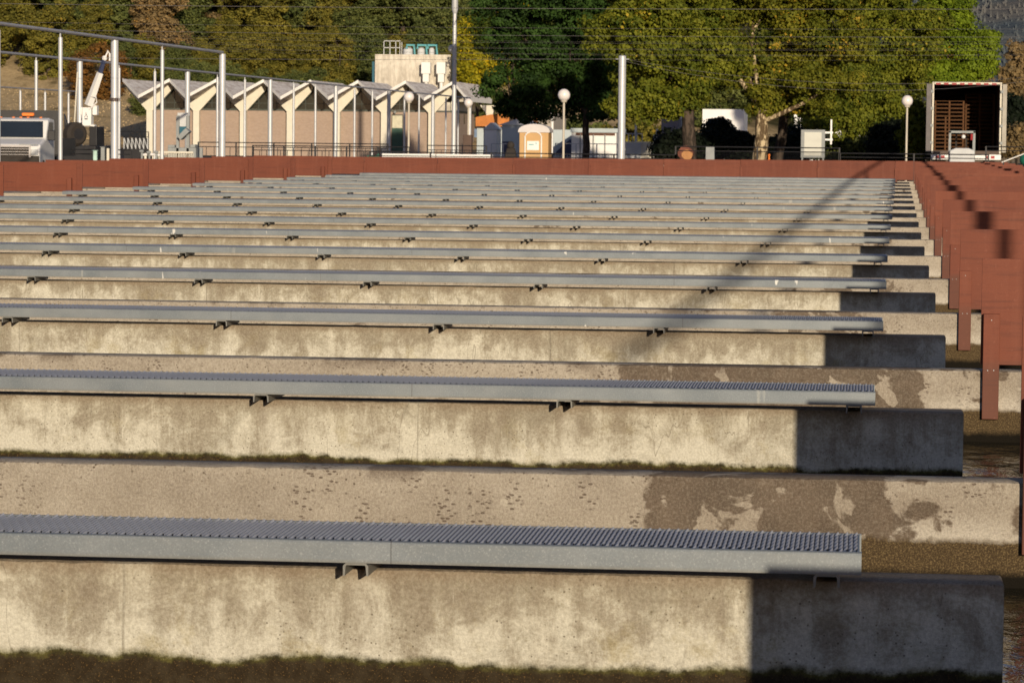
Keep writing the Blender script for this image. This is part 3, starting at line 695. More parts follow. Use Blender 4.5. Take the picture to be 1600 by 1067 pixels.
m = MB(); m.tube([(dx0+.25, WY-.4, zd+.28), (dx0+.25, WY, zd+.4)], .05, 6); m.ball((dx0+.25, WY-.42, zd+.25), .11, 8, 6); m.ball((dx0-.35, WY-.42, zd+.2), .11, 8, 6); m.build('wall_lamp', mGrey, bd)
for px, y0_, y1_ in ((703, 178, 193), (728, 179, 194)):
    yy = WY+2.5 if px < 710 else WY+5.5
    MB().box(XR_+.004, XR_+.03, yy, yy+.5, Lz(az(px, y1_, BY+yy)), Lz(az(px, y0_, BY+yy))).build('window', mGlass, bd)
sg_ = MB(); sg_.box(0, .9, 0, .04, 0, .65); o = sg_.build('wall_sign', plain('blue_sign_paint', (.14, .20, .30), .6)); o.location = (ax(741, 243), 243, az(741, 215, 243)); tag(o, 'small blue grey sign at the right corner of the brick building', 'sign')
pc = thing('porch_column', 'single pale column with a flared head right of the brick building', 'column', (ax(765, 200), 200, GZ))
zc = az(765, 165, 200)-GZ
MB().box(-.22, .22, -.2, .2, 0, zc-.5).build('shaft', mCream, pc, bevel=.02)
MB().prism([(-.22, zc-.5), (.22, zc-.5), (.42, zc), (-.60, zc)], -.2, .2).build('head', mCream, pc)
bn = thing('litter_bin', 'dark brown bin on a pale block below the smallest globe lamp', 'bin', (ax(731, 139), 139, -.35))
MB().box(-.19, .19, -.2, .2, .62, az(731, 211, 139)+.35).build('bin_body', plain('brown_bin', (.10, .065, .05), .7), bn, bevel=.02)
MB().box(-.17, .17, -.17, .17, 0, .6).build('base', mGreyL, bn)

# rooftop block behind
TY = 264.0
tx0, tx1 = ax(585, TY), ax(703, TY); tz1 = az(640, 85.5, TY)
tb = thing('concrete_tower', 'stained concrete block with teal pipes and tanks rising behind the folded roof', 'building', (tx0, TY, GZ)); W_ = tx1-tx0; H_ = tz1-GZ
MB().box(0, W_, 0, 4.2, 0, H_).build('wall', mTowerC, tb, bevel=.03)
MB().box(W_-.02, W_+.95, 1.0, 4.1, 0, H_-.25).build('side_wall', mTowerC, tb)
def tz(py): return az(650, py, TY)-GZ
def tx(px): return ax(px, TY)-tx0
g_ = MB()
for px in (598.5, 608, 617): g_.box(tx(px)-.03, tx(px)+.03, .1, .16, H_, tz(64.5))
for py in (64.5, 75): g_.box(tx(598), tx(624), .1, .15, tz(py)-.04, tz(py)+.02)
for px in (622, 625): g_.box(tx(px)-.025, tx(px)+.025, .6, .65, H_, tz(66))
g_.build('roof_guard_rail', mGreyL, tb)
for px, wd in ((632, 16), (652.5, 12), (669, 9)):
    r_ = wd/2/CF*TY; tk = MB(); zb_ = H_; tk.tube([(tx(px), 1.6, zb_), (tx(px), 1.6, tz(77)), (tx(px), 1.6, tz(74))], [r_, r_, r_*.55], 14); tk.build('tank', mGreyL, tb, smooth=True)
for px0, px1 in ((631, 643), (648, 662), (664, 678)):
    p_ = MB(); z1 = tz(70.5); p_.tube([(tx(px0), 1.2, tz(76)), (tx(px0), 1.2, z1), (tx(px1), 1.2, z1), (tx(px1), 1.2, H_)], .11, 8); p_.build('teal_pipe', mTeal, tb, smooth=True)
for px, yy in ((704.5, .9), (710, 1.1), (714.5, 2.0), (718, 2.4)):
    p_ = MB(); z1 = tz(97); p_.tube([(tx(px)-.25, yy, z1+.1), (tx(px)+.0, yy, z1), (tx(px)+.05, yy, 4)], .13, 8); p_.build('teal_pipe', mTeal, tb, smooth=True)
MB().box(-.28, -.01, .3, 3.0, 3, tz(97)).build('teal_duct', mTealD, tb)
for px in (667.5, 691): 
    v_ = MB(); x = tx(px); v_.box(x-.38, x+.38, -1.2, -.5, tz(116), tz(98)); v_.box(x-.26, x+.26, -1.12, -.6, tz(129), tz(116)); v_.tube([(x, -.85, tz(140)), (x, -.85, tz(129))], .16, 10); v_.build('white_vent', mWhite, tb, bevel=.03)
dsh = MB().ball((tx(704), .4, tz(76)), .33, 12, 8).tube([(tx(704), .4, H_-.1), (tx(704), .4, tz(78))], .04, 6); dsh.build('dish', mGreyL, tb)

# ------------------------------------------------------------------ sheds, containers, cabin
def boxthing(name, lab, cat, px0, px1, py0, Y, dep, mat, z0=GZ, roof=None, group=None, rh=.15):
    x0, x1 = ax(px0, Y), ax(px1, Y); z1 = az((px0+px1)/2, py0, Y)
    t = thing(name, lab, cat, (x0, Y, z0), 0, group); m = MB(); m.box(0, x1-x0, 0, dep, 0, z1-z0); m.build('wall', mat, t, bevel=.02)
    if roof: MB().box(-.12, x1-x0+.12, -.15, dep+.1, z1-z0+.003, z1-z0+rh).build('roof', roof, t)
    return t, x1-x0, z1-z0
t, w_, h_ = boxthing('orange_roofed_shed', 'shed with a bright orange curved roof behind the toilet cabin', 'shed', 745, 826, 198, 196, 6, mBlueG)
m = MB(); n = 10; poly = [(0, h_)]+[(w_*k/n, h_+.55+.22*math.sin(math.pi*k/n)) for k in range(n+1)]+[(w_, h_)]
m.prism(poly, -.6, 5); m.build('curved_roof', mOrange, t)
for k in range(4): MB().tube([(w_*(.2+.25*k), -.55, 0), (w_*(.2+.25*k), -.55, h_+.02)], .06, 8).build('roof_post', mGreyL, t)
t, w_, h_ = boxthing('tan_building', 'tall tan rendered building behind the toilet cabin', 'building', 806, 865, 176, 215, 8, mTanW)
t.children[0]
MB().tube([(w_-.1, -.06, 0), (w_-.1, -.06, h_)], .09, 8).build('downpipe', mWhite, t)
t, w_, h_ = boxthing('grey_shed', 'blue grey sided shed left of the toilet cabin', 'shed', 784, 832, 196, 172, 5, mBlueG)
MB().prism([(-.2, h_), (w_*.5, h_+.35), (w_+.2, h_)], -.1, 5.1).build('roof', mGreyL, t)
MB().box(w_*.02, w_*.36, -.04, -.005, 0, h_*.62).build('door', mNavy, t)
t, w_, h_ = boxthing('small_white_shed', 'small white shed with a steep roof by the pale column', 'shed', 757, 776, 203, 178, 2, mWhite)
MB().prism([(-.1, h_), (w_*.5, h_+.4), (w_+.15, h_)], -.06, 2.1).build('roof', mGreyL, t)
t, w_, h_ = boxthing('storage_container', 'pale blue grey container between the toilet cabin and the white doors', 'container', 864, 893, 203, 172, 5, mBlueG)
MB().prism([(0, h_*.35), (w_*.9, h_*.75), (w_, h_*.75), (w_, h_*.3)], -.05, -.004).build('canopy', mNavy, t)
t, w_, h_ = boxthing('storage_container', 'wide white container with double doors behind the dark trunk', 'container', 893, 963, 207.5, 166, 5, mWhite)
MB().box(-.05, w_+.08, -.1, 5, h_+.003, h_+.22).build('roof', mBlueG, t)
m = MB(); m.box(w_*.1, w_*.97, -.03, -.004, h_-.15, h_-.02); m.build('door_header', plain('brown_rust', (.12, .06, .04), .8), t)
for a in (.03, .52): MB().box(w_*a, w_*(a+.44), -.025, -.002, .15, h_-.2).build('door', mWhite, t, bevel=.008)
for a in (.49, .2, .75):
    MB().tube([(w_*a, -.06, .1), (w_*a, -.06, h_-.1)], .03, 6).build('lock_rod', mGrey, t)
t, w_, h_ = boxthing('concrete_tank', 'low cream concrete tank with small valves right of the thick white pole', 'tank', 975, 1040, 222, 135, 4, mCream)
m = MB(); m.box(.1, w_*.42, -.05, .0, .1, h_-.05); m.build('cover_panel', mGreyL, t)
for a, hh in ((.0, .38), (.43, .38)): pass
m = MB(); m.box(.0, w_*.45, .0, .04, h_+.32, h_+.36)
for a in (0, .1, .2, .3, .43): m.box(w_*a, w_*a+.03, 0, .03, h_, h_+.34)
m.build('guard_rail', mGreyL, t)
for a, hh in ((.27, .75), (.72, .3), (.78, .55)): MB().tube([(w_*a, .3, h_), (w_*a, .3, h_+hh)], .05, 8).build('pipe', mGreyL, t, smooth=True)
t, w_, h_ = boxthing('white_motorhome', 'bright white high sided vehicle body seen under the golden tree', 'vehicle', 1097, 1162, 171, 210, 5, mWhite)
MB().box(w_*.56, w_, -.02, -.004, 0, h_*.62).build('dark_opening', mDarkIn, t)
for a in (.2, .75): MB().tube([(w_*a, -.05, .42), (w_*a, .3, .42)], .42, 16).build('wheel', mRub, t)
t, w_, h_ = boxthing('grey_cabinet', 'lilac grey cabinet beside the dark evergreen shrub', 'cabinet', 1033, 1060, 186, 150, 2, plain('lilac_grey', (.20, .19, .22), .8))
t, w_, h_ = boxthing('white_panel_hut', 'small white and blue hut glimpsed above the dark evergreen shrub', 'hut', 1062, 1074, 172, 170, 2, mWhite)
MB().box(.05, w_-.05, -.02, -.003, h_*.5, h_*.85).build('window', mBlueG, t)
t, w_, h_ = boxthing('white_building', 'white building glimpsed through the leaves right of the notice board', 'building', 1240, 1402, 166, 230, 8, mWhite, roof=mGreyL)
for k in range(5): MB().box(w_*(.08+.19*k), w_*(.17+.19*k), -.03, -.003, h_*.35, h_*.75).build('window', mGlass, t)

# toilet cabin
PY = 122.0; px0, px1 = ax(811.5, PY), ax(857, PY); W_ = px1-px0; zT = az(835, 205, PY)-GZ
pt = thing('toilet_cabin', 'tan portable toilet cabin with a pale arched roof and a sign on its door', 'toilet cabin', (px0, PY, GZ))
MB().box(0, W_, 0, 1.2, .05, zT).build('body', mPotty, pt, bevel=.02)
n = 10; arc = [(W_*.5+(W_*.5+.05)*math.cos(math.pi*k/n), zT+.01+.26*math.sin(math.pi*k/n)) for k in range(n+1)]
MB().prism(arc+[(-.05, zT-.06), (W_+.05, zT-.06)], -.05, 1.25).build('roof', mPottyW, pt, bevel=.01)
fr = MB(); a0, a1 = W_*.2, W_*.76; zc = zT-.12
pth = [(a0, -.03, .05), (a0, -.03, zc-.1)]+[((a0+a1)/2-(a1-a0)/2*math.cos(math.pi*k/8), -.03, zc-.1+.2*math.sin(math.pi*k/8)) for k in range(1, 8)]+[(a1, -.03, zc-.1), (a1, -.03, .05)]
dr = MB().prism([(x, z) for x, _, z in pth], -.022, -.002).build('door', mPotty, pt)
fr.tube(pth, .03, 6, cap=True); fr.build('frame', mWhite, dr, smooth=True)
MB().box(W_*.27, W_*.68, -.035, -.024, zT*.62, zT*.80).build('sign', mWhite, dr)
o = MB().box(W_*.33, W_*.5, -.038, -.036, zT*.72, zT*.74).box(W_*.56, W_*.60, -.038, -.036, zT*.74, zT*.77).build('sign_mark', mTeal, dr)
ps = MB(); ps.ball((0, 0, .95), .15, 10, 8, 1.1); ps.prism([(-.32, 0), (.32, 0), (.16, .85), (-.14, .85)], -.12, .12); o = ps.build('covered_equipment', mRub, bevel=.03, smooth=True); o.location = (ax(798, 120), 120, -.35+.35); tag(o, 'small black covered equipment left of the toilet cabin', 'equipment')

# notice board
NY = 116.0; nx0, nx1 = ax(1251.5, NY), ax(1289, NY); W_ = nx1-nx0; H_ = az(1270, 203, NY)+.35
nb = thing('notice_board', 'grey framed notice board with a blank cream face behind the mesh railing', 'notice board', (nx0, NY, -.35))
zf = az(1270, 247, NY)+.35
MB().box(0, W_, 0, .08, zf, H_).build('frame', mGrey, nb, bevel=.01)
MB().box(W_*.14, W_*.86, -.012, -.002, zf+.08, H_-.09).build('face', plain('cream_board', (.55, .56, .50), .7, 0, .05), nb)
for a in (.03, .9): MB().box(W_*a, W_*a+.06, 0, .06, 0, zf).build('leg', mGrey, nb)
br = MB(); xx = W_+.22; br.box(xx-.03, xx+.03, 0, .05, az(1293, 226, NY)+.35, az(1293, 187, NY)+.35)
for py in (207, 218): br.box(W_+.003, xx+.06, .01, .04, az(1293, py+2, NY)+.35, az(1293, py-1, NY)+.35)
br.build('bracket', mWhite, nb)
# cut log
lg = thing('cut_log', 'thick log round with a fresh orange cut face behind the mesh railing', 'log', (ax(1071, 112), 112, az(1071, 240, 112)-.35))
m = MB(); n = 18; rg = random.Random(2); rr = [.26*(1+.1*rg.uniform(-1, 1)) for _ in range(n)]
b0 = [(rr[k]*math.cos(2*math.pi*k/n), .35+rr[k]*math.sin(2*math.pi*k/n)) for k in range(n)]
m.prism(b0, 0, .7); m.build('bark_cylinder', plain('reddish_bark', (.16, .06, .04), .9, 0, .35, 5), lg, smooth=True)
m = MB(); m.prism([(.06+x*.72, .30+(z-.35)*.66) for x, z in b0], -.02, -.003); m.build('cut_face', mCutW, lg)
MB().box(-.2, .2, .2, .6, -.2, .1).build('base_block', mBarkD, lg)
o = MB().tube([(0, 0, 0), (0, 0, .24)], .045, 8, .03).ball((0, 0, .26), .05, 8, 6).build('orange_marker', mAmber, smooth=True); o.location = (ax(1202, 112), 112, az(1202, 250, 112)-.1); tag(o, 'small orange marker at the foot of the mottled tree', 'marker')

# ------------------------------------------------------------------ trailer with pallets, forklift
TRY = 121.0; x0, x1 = ax(1456, TRY), ax(1563.5, TRY); W_ = x1-x0; zb = az(1510, 236, TRY)+.45; zt = az(1510, 131, TRY)+.45; LEN = 9.0
tr = thing('box_trailer', 'white box trailer with its rear doors open showing stacked pallets', 'trailer', (x0, TRY, -.45))
MB().box(0, .06, 0, LEN, zb, zt).build('side_wall', mTrIn, tr); MB().box(W_-.06, W_, 0, LEN, zb, zt).build('side_wall', mTrIn, tr)
MB().box(.06, W_-.06, 0, LEN, zt-.05, zt).build('roof', mTrIn, tr); MB().box(0, W_, .0, LEN, zb-.12, zb-.002).build('floor', mTrIn, tr)
MB().box(.06, W_-.06, LEN-.05, LEN, zb, zt-.05).build('front_wall', mDarkIn, tr)
f_ = MB(); f_.box(-.01, .05, -.06, -.005, zb-.1, zt+.05).box(W_-.05, W_+.01, -.06, -.005, zb-.1, zt+.05).box(.06, W_-.06, -.06, -.005, zt-.03, zt+.05); f_.build('rear_frame', mCream, tr)
f_ = MB()
for k in range(8): a = .12+k*(W_-.3)/7.6; f_.box(a, a+.17, -.072, -.062, zt-.05, zt+.02)
f_.build('reflective_tape', mRedT, tr)
f_ = MB(); f_.box(-.02, W_+.02, -.1, .2, zb-.33, zb-.13); bp = f_.build('bumper', mWhite, tr, bevel=.01)
for a in (.15, .35, W_-.55, W_-.35): MB().box(a, a+.14, -.115, -.102, zb-.28, zb-.18).build('tail_light', mRedT, bp)
for sx in (-1, 1):
    xo = 0 if sx < 0 else W_; d0 = MB(); xa, xb = (xo-.22, xo-.035) if sx < 0 else (xo+.04, xo+.20)
    d0.box(xa, xb, -.1, 1.1, zb-.05, zt-.02); dd = d0.build('door', plain('door_outer_cream', (.36, .34, .29), .6) if sx > 0 else plain('door_grey_lilac', (.13, .12, .12), .6), tr)
    h0 = MB()
    for k in range(4): zz = zb+.3+k*(zt-zb-.6)/3; h0.box(min(xo, xb)-.03, max(xo, xa)+.03, -.12, -.08, zz-.05, zz+.05)
    h0.build('hinge', mGrey, dd)
for sx in (.15, W_-.55):
    for yy in (.5+1, 3): MB().tube([(sx, yy, .5), (sx+.4, yy, .5)], .5, 18).build('wheel', mRub, tr, smooth=True)
def pallet_stack(x, y, n, label, z):
    t = thing('pallet_stack', label, 'pallet stack', (x, y, z), 0, 'wooden pallets stacked in the trailer')
    for k in range(n):
        m = MB(); z0 = k*.145
        m.box(0, 1.12, 0, 1.2, z0+.115, z0+.135)
        for a in (0, .53, 1.06): m.box(a, a+.06, 0, 1.2, z0+.022, z0+.114)
        m.box(0, 1.12, 0, .1, z0, z0+.02); m.box(0, 1.12, 1.1, 1.2, z0, z0+.02)
        m.build('pallet', mWood, t); 
zf = -.45+zb+.002
pallet_stack(x0+.10, TRY+1.6, 13, 'left front stack of wooden pallets just inside the open trailer', zf)
pallet_stack(x0+W_-1.26, TRY+3.4, 15, 'right stack of wooden pallets deeper inside the trailer', zf)
pallet_stack(x0+.55, TRY+5.6, 13, 'darkest stack of wooden pallets at the back of the trailer', zf)
FY = 116.0; fx0, fx1 = ax(1483, FY), ax(1524, FY); W_ = fx1-fx0; fz = -.40
fk = thing('forklift', 'small forklift with a grey overhead guard and white rear body before the trailer', 'forklift', (fx0, FY, fz)); zt = az(1500, 206, FY)-fz; zh = az(1500, 233, FY)-fz
for a in (0, W_-.07):
    MB().prism([(0, .5), (.07, .5), (.14, zt), (.07, zt)] if False else [(0, .4), (.09, .4), (.12, zt-.04), (.04, zt-.04)], a, a+.07, 'x').build('guard_post', mGrey, fk)
    MB().prism([(1.2, .4), (1.28, .4), (1.1, zt-.04), (1.03, zt-.04)], a, a+.07, 'x').build('guard_post', mGrey, fk)
m = MB(); m.box(0, W_, .0, .09, zt-.05, zt+.03).box(0, W_, 1.03, 1.12, zt-.05, zt+.03).box(0, .07, .0, 1.1, zt-.04, zt+.02).box(W_-.07, W_, .0, 1.1, zt-.04, zt+.02)
for k in range(1, 7): m.box(W_*k/7-.015, W_*k/7+.015, .09, 1.03, zt-.02, zt+.01)
m.build('overhead_guard', mGrey, fk)
MB().prism([(.02, .35), (W_-.02, .35), (W_-.02, zh-.06), (W_*.75, zh+.03), (W_*.25, zh+.03), (.02, zh-.06)], -.35, .6).build('rear_body', mGreyL, fk, bevel=.05)
MB().box(.1, W_-.1, .6, 1.8, .25, .6).build('chassis', mRub, fk)
MB().box(.15, W_-.15, .75, .85, .6, 1.15).build('seat', mRub, fk, bevel=.04)
for a in (.25, W_-.32): MB().box(a, a+.06, 1.5, 1.58, .1, zt-.1).build('mast_rail', mRub, fk)
for a, yy in ((.02, -.05), (W_-.2, -.05), (.0, 1.3), (W_-.2, 1.3)): MB().tube([(a, yy, .25), (a+.2, yy, .25)], .25, 16).build('wheel', mRub, fk, smooth=True)
MB().ball((W_*.55, .06, zt-.18), .075, 10, 8).build('mirror', mWhite, fk, smooth=True)
MB().tube([(W_*.86, .12, zt-.30), (W_*.86, .12, zt-.08)], .05, 8).build('extinguisher', mRedT, fk, smooth=True)

# ------------------------------------------------------------------ white flat bed truck, crane truck, hoist (left)
TY_ = 103.0; tcx = ax(33, TY_)
tk = thing('flatbed_truck', 'white flatbed truck facing the camera with an amber light bar on its cab', 'truck', (tcx, TY_, GZ), R(7))
def tzz(py): return az(40, py, 101)-GZ
zR, zW0, zH, zG = tzz(186), tzz(214), tzz(217), tzz(245)
# cab: side profile pushed across
prof = [(-2.35, .55), (-2.4, zH-.36), (-2.25, zH-.18), (-1.05, zH), (-.45, zR-.02), (.0, zR+.04), (.95, zR), (1.0, .5)]
cab = MB(); cab.prism(prof, -.97, .97, 'x'); cab.build('cab', mWhite, tk, smooth=False, bevel=.07)
ws = MB(); ws.quad((-.88, -1.03, zH+.03), (.88, -1.03, zH+.03), (.80, -.50, zR-.09), (-.80, -.50, zR-.09)); o = ws.build('windscreen', mTruckG, tk); o.location = (0, -.045, .02)
m = MB(); m.prism([(-.75, zH+.05), (-.35, zR-.10), (.55, zR-.10), (.55, zH+.05)], .973, .980, 'x'); m.build('side_window', mTruckG, tk)
gr = MB(); gr.box(-.62, .62, -2.44, -2.405, zG-.02, zH-.26); gr.build('grille', mRub, tk)
gm = MB(); gm.box(-.68, .68, -2.47, -2.43, zH-.27, zH-.20); gm.box(-.68, -.62, -2.47, -2.43, zG-.02, zH-.27); gm.box(.62, .68, -2.47, -2.43, zG-.02, zH-.27)
for k in range(4): gm.box(-.62, .62, -2.455, -2.445, zG+.06+k*.09, zG+.075+k*.09)
gm.build('grille_surround', mChrome, tk)
for a in (-.90, .68): MB().box(a, a+.23, -2.43, -2.395, zH-.52, zH-.34).build('headlight', mGreyL, tk, bevel=.02)
MB().box(-.98, .98, -2.62, -2.47, .42, .66).build('bumper', mChrome, tk, bevel=.03)
for x in (-.66, -.24, 0, .24, .66): MB().box(x-.04, x+.04, -.08, .02, zR+.041, zR+.07).build('marker_lamp', mAmber, tk)
MB().box(-.02, .38, .25, .5, zR+.10, zR+.21).build('light_bar', mAmber, tk, bevel=.03)
bd_ = MB(); bd_.box(-1.08, 1.2, 1.1, 1.2, .95, zR+.30); bd_.box(-1.05, 1.15, 1.2, 4.8, .9, 1.05); bd_.box(1.08, 1.15, 1.2, 4.8, 1.05, 1.5); bd_.build('flat_bed', mBlack, tk)
MB().box(-.90, -.30, -2.43, -2.405, zH-.20, zH-.175).box(.30, .92, -2.43, -2.405, zH-.20, zH-.175).build('hood_seam', mGrey, tk)
MB().box(-.95, .95, -2.42, -2.41, .5, zH-.55).build('lower_front', mRub, tk)
for a in (-1.22, .98): MB().box(a, a+.24, -.75, -.68, zH-.05, zH+.28).build('mirror', mBlack, tk, bevel=.02)
for a, yy in ((-.98, -1.6), (.74, -1.6), (-.98, 3.2), (.74, 3.2)): MB().tube([(a, yy, .4), (a+.24, yy, .4)], .4, 20).build('wheel', mRub, tk, smooth=True)

CY = 112.0; cs = CY/CF; ccx = ax(132, CY); czf = lambda py: az(135, py, CY)-GZ; cxf = lambda px: ax(px, CY)-ccx
ck = thing('crane_truck', 'black service truck bed with a white folding crane and a large upright tyre', 'crane truck', (ccx, CY, GZ))
m = MB(); m.box(cxf(98), cxf(149), 0, 3.2, .45, czf(228)); m.box(cxf(136), cxf(148), .3, 1.4, czf(228), czf(198)); m.prism([(cxf(98), czf(228)), (cxf(112), czf(228)), (cxf(96), czf(178))], .3, .5); m.build('truck_bed', mBlack, ck, bevel=.02)
MB().tube([(cxf(111), .12, czf(210)), (cxf(113), .08, czf(210)), (cxf(121), -.08, czf(210)), (cxf(124), -.14, czf(210))], [.36, .43, .43, .33], 28).build('spare_tyre', mRub, ck, smooth=True)
MB().tube([(cxf(124), -.14, czf(210)), (cxf(124.6), -.155, czf(210))], .2, 20).build('tyre_rim', mBlack, ck, smooth=True)
m = MB(); m.box(cxf(127), cxf(141), .1, .5, czf(197), czf(168)); m.box(cxf(125), cxf(146), .15, .45, czf(198), czf(195)); m.box(cxf(142), cxf(149), .2, .5, czf(180), czf(165)); m.tube([(cxf(123), .3, czf(180)), (cxf(124), .3, czf(168))], .05, 6); m.build('crane_column', mWhite, ck, bevel=.02)
lo_ = MB()
lo_.tube([(cxf(131.3), .09, czf(184)), (cxf(133.3), .09, czf(176)), (cxf(135.6), .09, czf(184))], .014, 5)
lo_.box(cxf(131), cxf(136), .085, .095, czf(187), czf(185.4)); lo_.build('crane_emblem', mNavy, ck)
p0, p1, p2 = (cxf(135), .3, czf(165)), (cxf(153), .3, czf(114)), (cxf(160), .3, czf(91))
MB().tube([p0, p1], .16, 4, .12).build('lower_boom', mWhite, ck); MB().tube([p1, p2], .085, 4, .075).build('inner_boom', mNavy, ck)
m = MB(); m.tube([p2, (cxf(165.5), .3, czf(79)), (cxf(168), .3, czf(84)), (cxf(168), .3, czf(95))], .035, 6); m.tube([(cxf(138), .1, czf(172)), (cxf(150), .1, czf(160)), (cxf(149), .1, czf(152)), (cxf(141), .1, czf(150))], .025, 5); m.ball(p2, .1, 8, 6); m.build('boom_head', mWhite, ck)
MB().tube([(cxf(168), .3, czf(95)), (cxf(167.6), .3, czf(112))], .008, 4).build('hook_line', mWire, ck)
MB().tube([(cxf(113), .3, czf(192)), (cxf(117.5), .3, czf(113))], .025, 6).build('aerial', mCream, ck)
for yy in (.8, 2.2):
    for a in (-.6, .2): MB().tube([(a, yy, .42), (a+.3, yy, .42)], .42, 18).build('wheel', mRub, ck, smooth=True)

HY = 113.0; hcx = ax(290, HY); hx = lambda px: ax(px, HY)-hcx; hz = lambda py: az(285, py, HY)+.4
ho = thing('steel_hoist', 'grey steel hoist with a tilted chute standing left of the brick building', 'hoist', (hcx, HY, -.4))
for a in (275, 291): MB().box(hx(a), hx(a+4.5), 0, .12, 0, hz(181)).build('upright', mGrey, ho, bevel=.01)
MB().box(hx(276), hx(292), .13, .2, hz(198), hz(176.5)).build('back_plate', mGreyL, ho)
MB().box(hx(279), hx(291), .15, .2, hz(215), hz(198)).build('dark_panel', mTealD, ho)
m = MB(); m.prism([(hx(280), hz(214)), (hx(293), hz(200.5)), (hx(299), hz(206)), (hx(285), hz(219))], -.35, .1); m.build('chute', mGrey, ho, bevel=.01)
m = MB(); m.box(hx(262), hx(306), 0, 1.0, 0, hz(231)); m.box(hx(262), hx(273), .0, .6, hz(231), hz(227)); m.box(hx(296), hx(304), .1, .7, hz(231), hz(226)); m.build('base_housing', mGrey, ho, bevel=.02)
m = MB(); x = hx(246)
while x < hx(303): m.box(x, x+.02, -.12, -.10, 0, hz(238)); x += .06
m.box(hx(246), hx(303), -.13, -.10, hz(239.5), hz(237)); m.build('front_grating', mCream, ho)
vg = thing('valve_cluster', 'cluster of pale valves and pipes left of the grey steel hoist', 'valves', (ax(230, 110), 110, -.3))
rg = random.Random(3)
for k in range(6):
    x = -.2+.13*k; zt_ = .35+az(230, 236+rg.uniform(-2, 6), 110)+rg.uniform(-.08, .04)
    MB().tube([(x, rg.uniform(-.1, .2), 0), (x, .05, zt_)], rg.uniform(.025, .05), 8).build('pipe', mCream if k % 2 else mGrey, vg, smooth=True)
    MB().tube([(x-.07, .0, zt_-.05), (x+.07, .0, zt_-.05)], .045, 8).build('valve', mWhite if k % 2 else mGrey, vg, smooth=True)
gt = thing('lattice_gate', 'dark lattice gate with white bracing in front of the dry slope', 'gate', (ax(194, 150), 150, GZ))
W_ = ax(231, 150)-ax(194, 150); z0, z1 = az(212, 233, 150)-GZ, az(212, 216, 150)-GZ
MB().box(0, W_, .0, .04, .1, z1).build('back_sheet', mBlack, gt)
m = MB()
for k in range(7): m.box(W_*k/6-.02, W_*k/6+.02, -.04, -.005, z0, z1)
for k in range(6): m.tube([(W_*k/6, -.03, z1), (W_*(k+1)/6, -.03, z0)], .018, 4)
m.build('bracing', mGreyL, gt)
railing(150, 232, 206, 214, 170, 2.5, 'thin dark fence at the foot of the dry grass slope', z0=GZ)

# ------------------------------------------------------------------ trees
def leaves(seed, lobes, nclump, nleaf, size, crad, shell=.72):
    r = np.random.default_rng(seed); vol = np.array([l[3]*l[4]*l[5] for l in lobes])**.67; pr = vol/vol.sum()
    Cn = []; 
    li = r.choice(len(lobes), nclump, p=pr); Lb = np.array(lobes)[li]
    d = r.normal(size=(nclump, 3)); d /= np.linalg.norm(d, axis=1)[:, None]
    rad = r.uniform(shell, 1, nclump)**.8; rad[r.random(nclump) < .12] *= .6
    cc = Lb[:, :3]+d*Lb[:, 3:6]*rad[:, None]
    cr = crad*r.uniform(.55, 1.35, nclump); tin = r.beta(2, 2, nclump)
    n = nclump*nleaf; idx = np.repeat(np.arange(nclump), nleaf)
    e = r.normal(size=(n, 3)); e /= np.linalg.norm(e, axis=1)[:, None]; q = r.uniform(.35, 1, n)**.5
    e2 = e*np.array([1.15, 1.15, .75]); p = cc[idx]+e2*(cr[idx]*q)[:, None]
    nrm = e+r.normal(size=(n, 3))*.55+np.array([0, 0, .25])+d[idx]*.3; nrm /= np.linalg.norm(nrm, axis=1)[:, None]
    a = np.cross(nrm, r.normal(size=(n, 3))); a /= np.linalg.norm(a, axis=1)[:, None]; b = np.cross(nrm, a)
    s = (size*r.uniform(.6, 1.35, n))[:, None]
    V = np.stack([p+a*s*.62, p+b*s*.42, p-a*s*.55, p-b*s*.42], 1).reshape(-1, 3)
    me = bpy.data.meshes.new('crown'); me.vertices.add(len(V)); me.vertices.foreach_set('co', V.ravel())
    me.loops.add(4*n); me.loops.foreach_set('vertex_index', np.arange(4*n, dtype=np.int32)); me.polygons.add(n)
    me.polygons.foreach_set('loop_start', np.arange(0, 4*n, 4, dtype=np.int32)); me.polygons.foreach_set('loop_total', np.full(n, 4, dtype=np.int32))
    me.update(calc_edges=True)
    at_ = me.color_attributes.new('tint', 'FLOAT_COLOR', 'CORNER')
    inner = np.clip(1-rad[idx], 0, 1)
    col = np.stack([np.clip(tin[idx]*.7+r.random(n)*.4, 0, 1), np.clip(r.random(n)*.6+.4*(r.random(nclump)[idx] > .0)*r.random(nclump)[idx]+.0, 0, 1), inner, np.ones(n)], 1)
    hot = r.random(nclump) < .05; col[:, 1] = np.where(hot[idx], r.uniform(.7, 1, n), col[:, 1]*.97)
    at_.data.foreach_set('color', np.repeat(col, 4, axis=0).ravel())
    return me
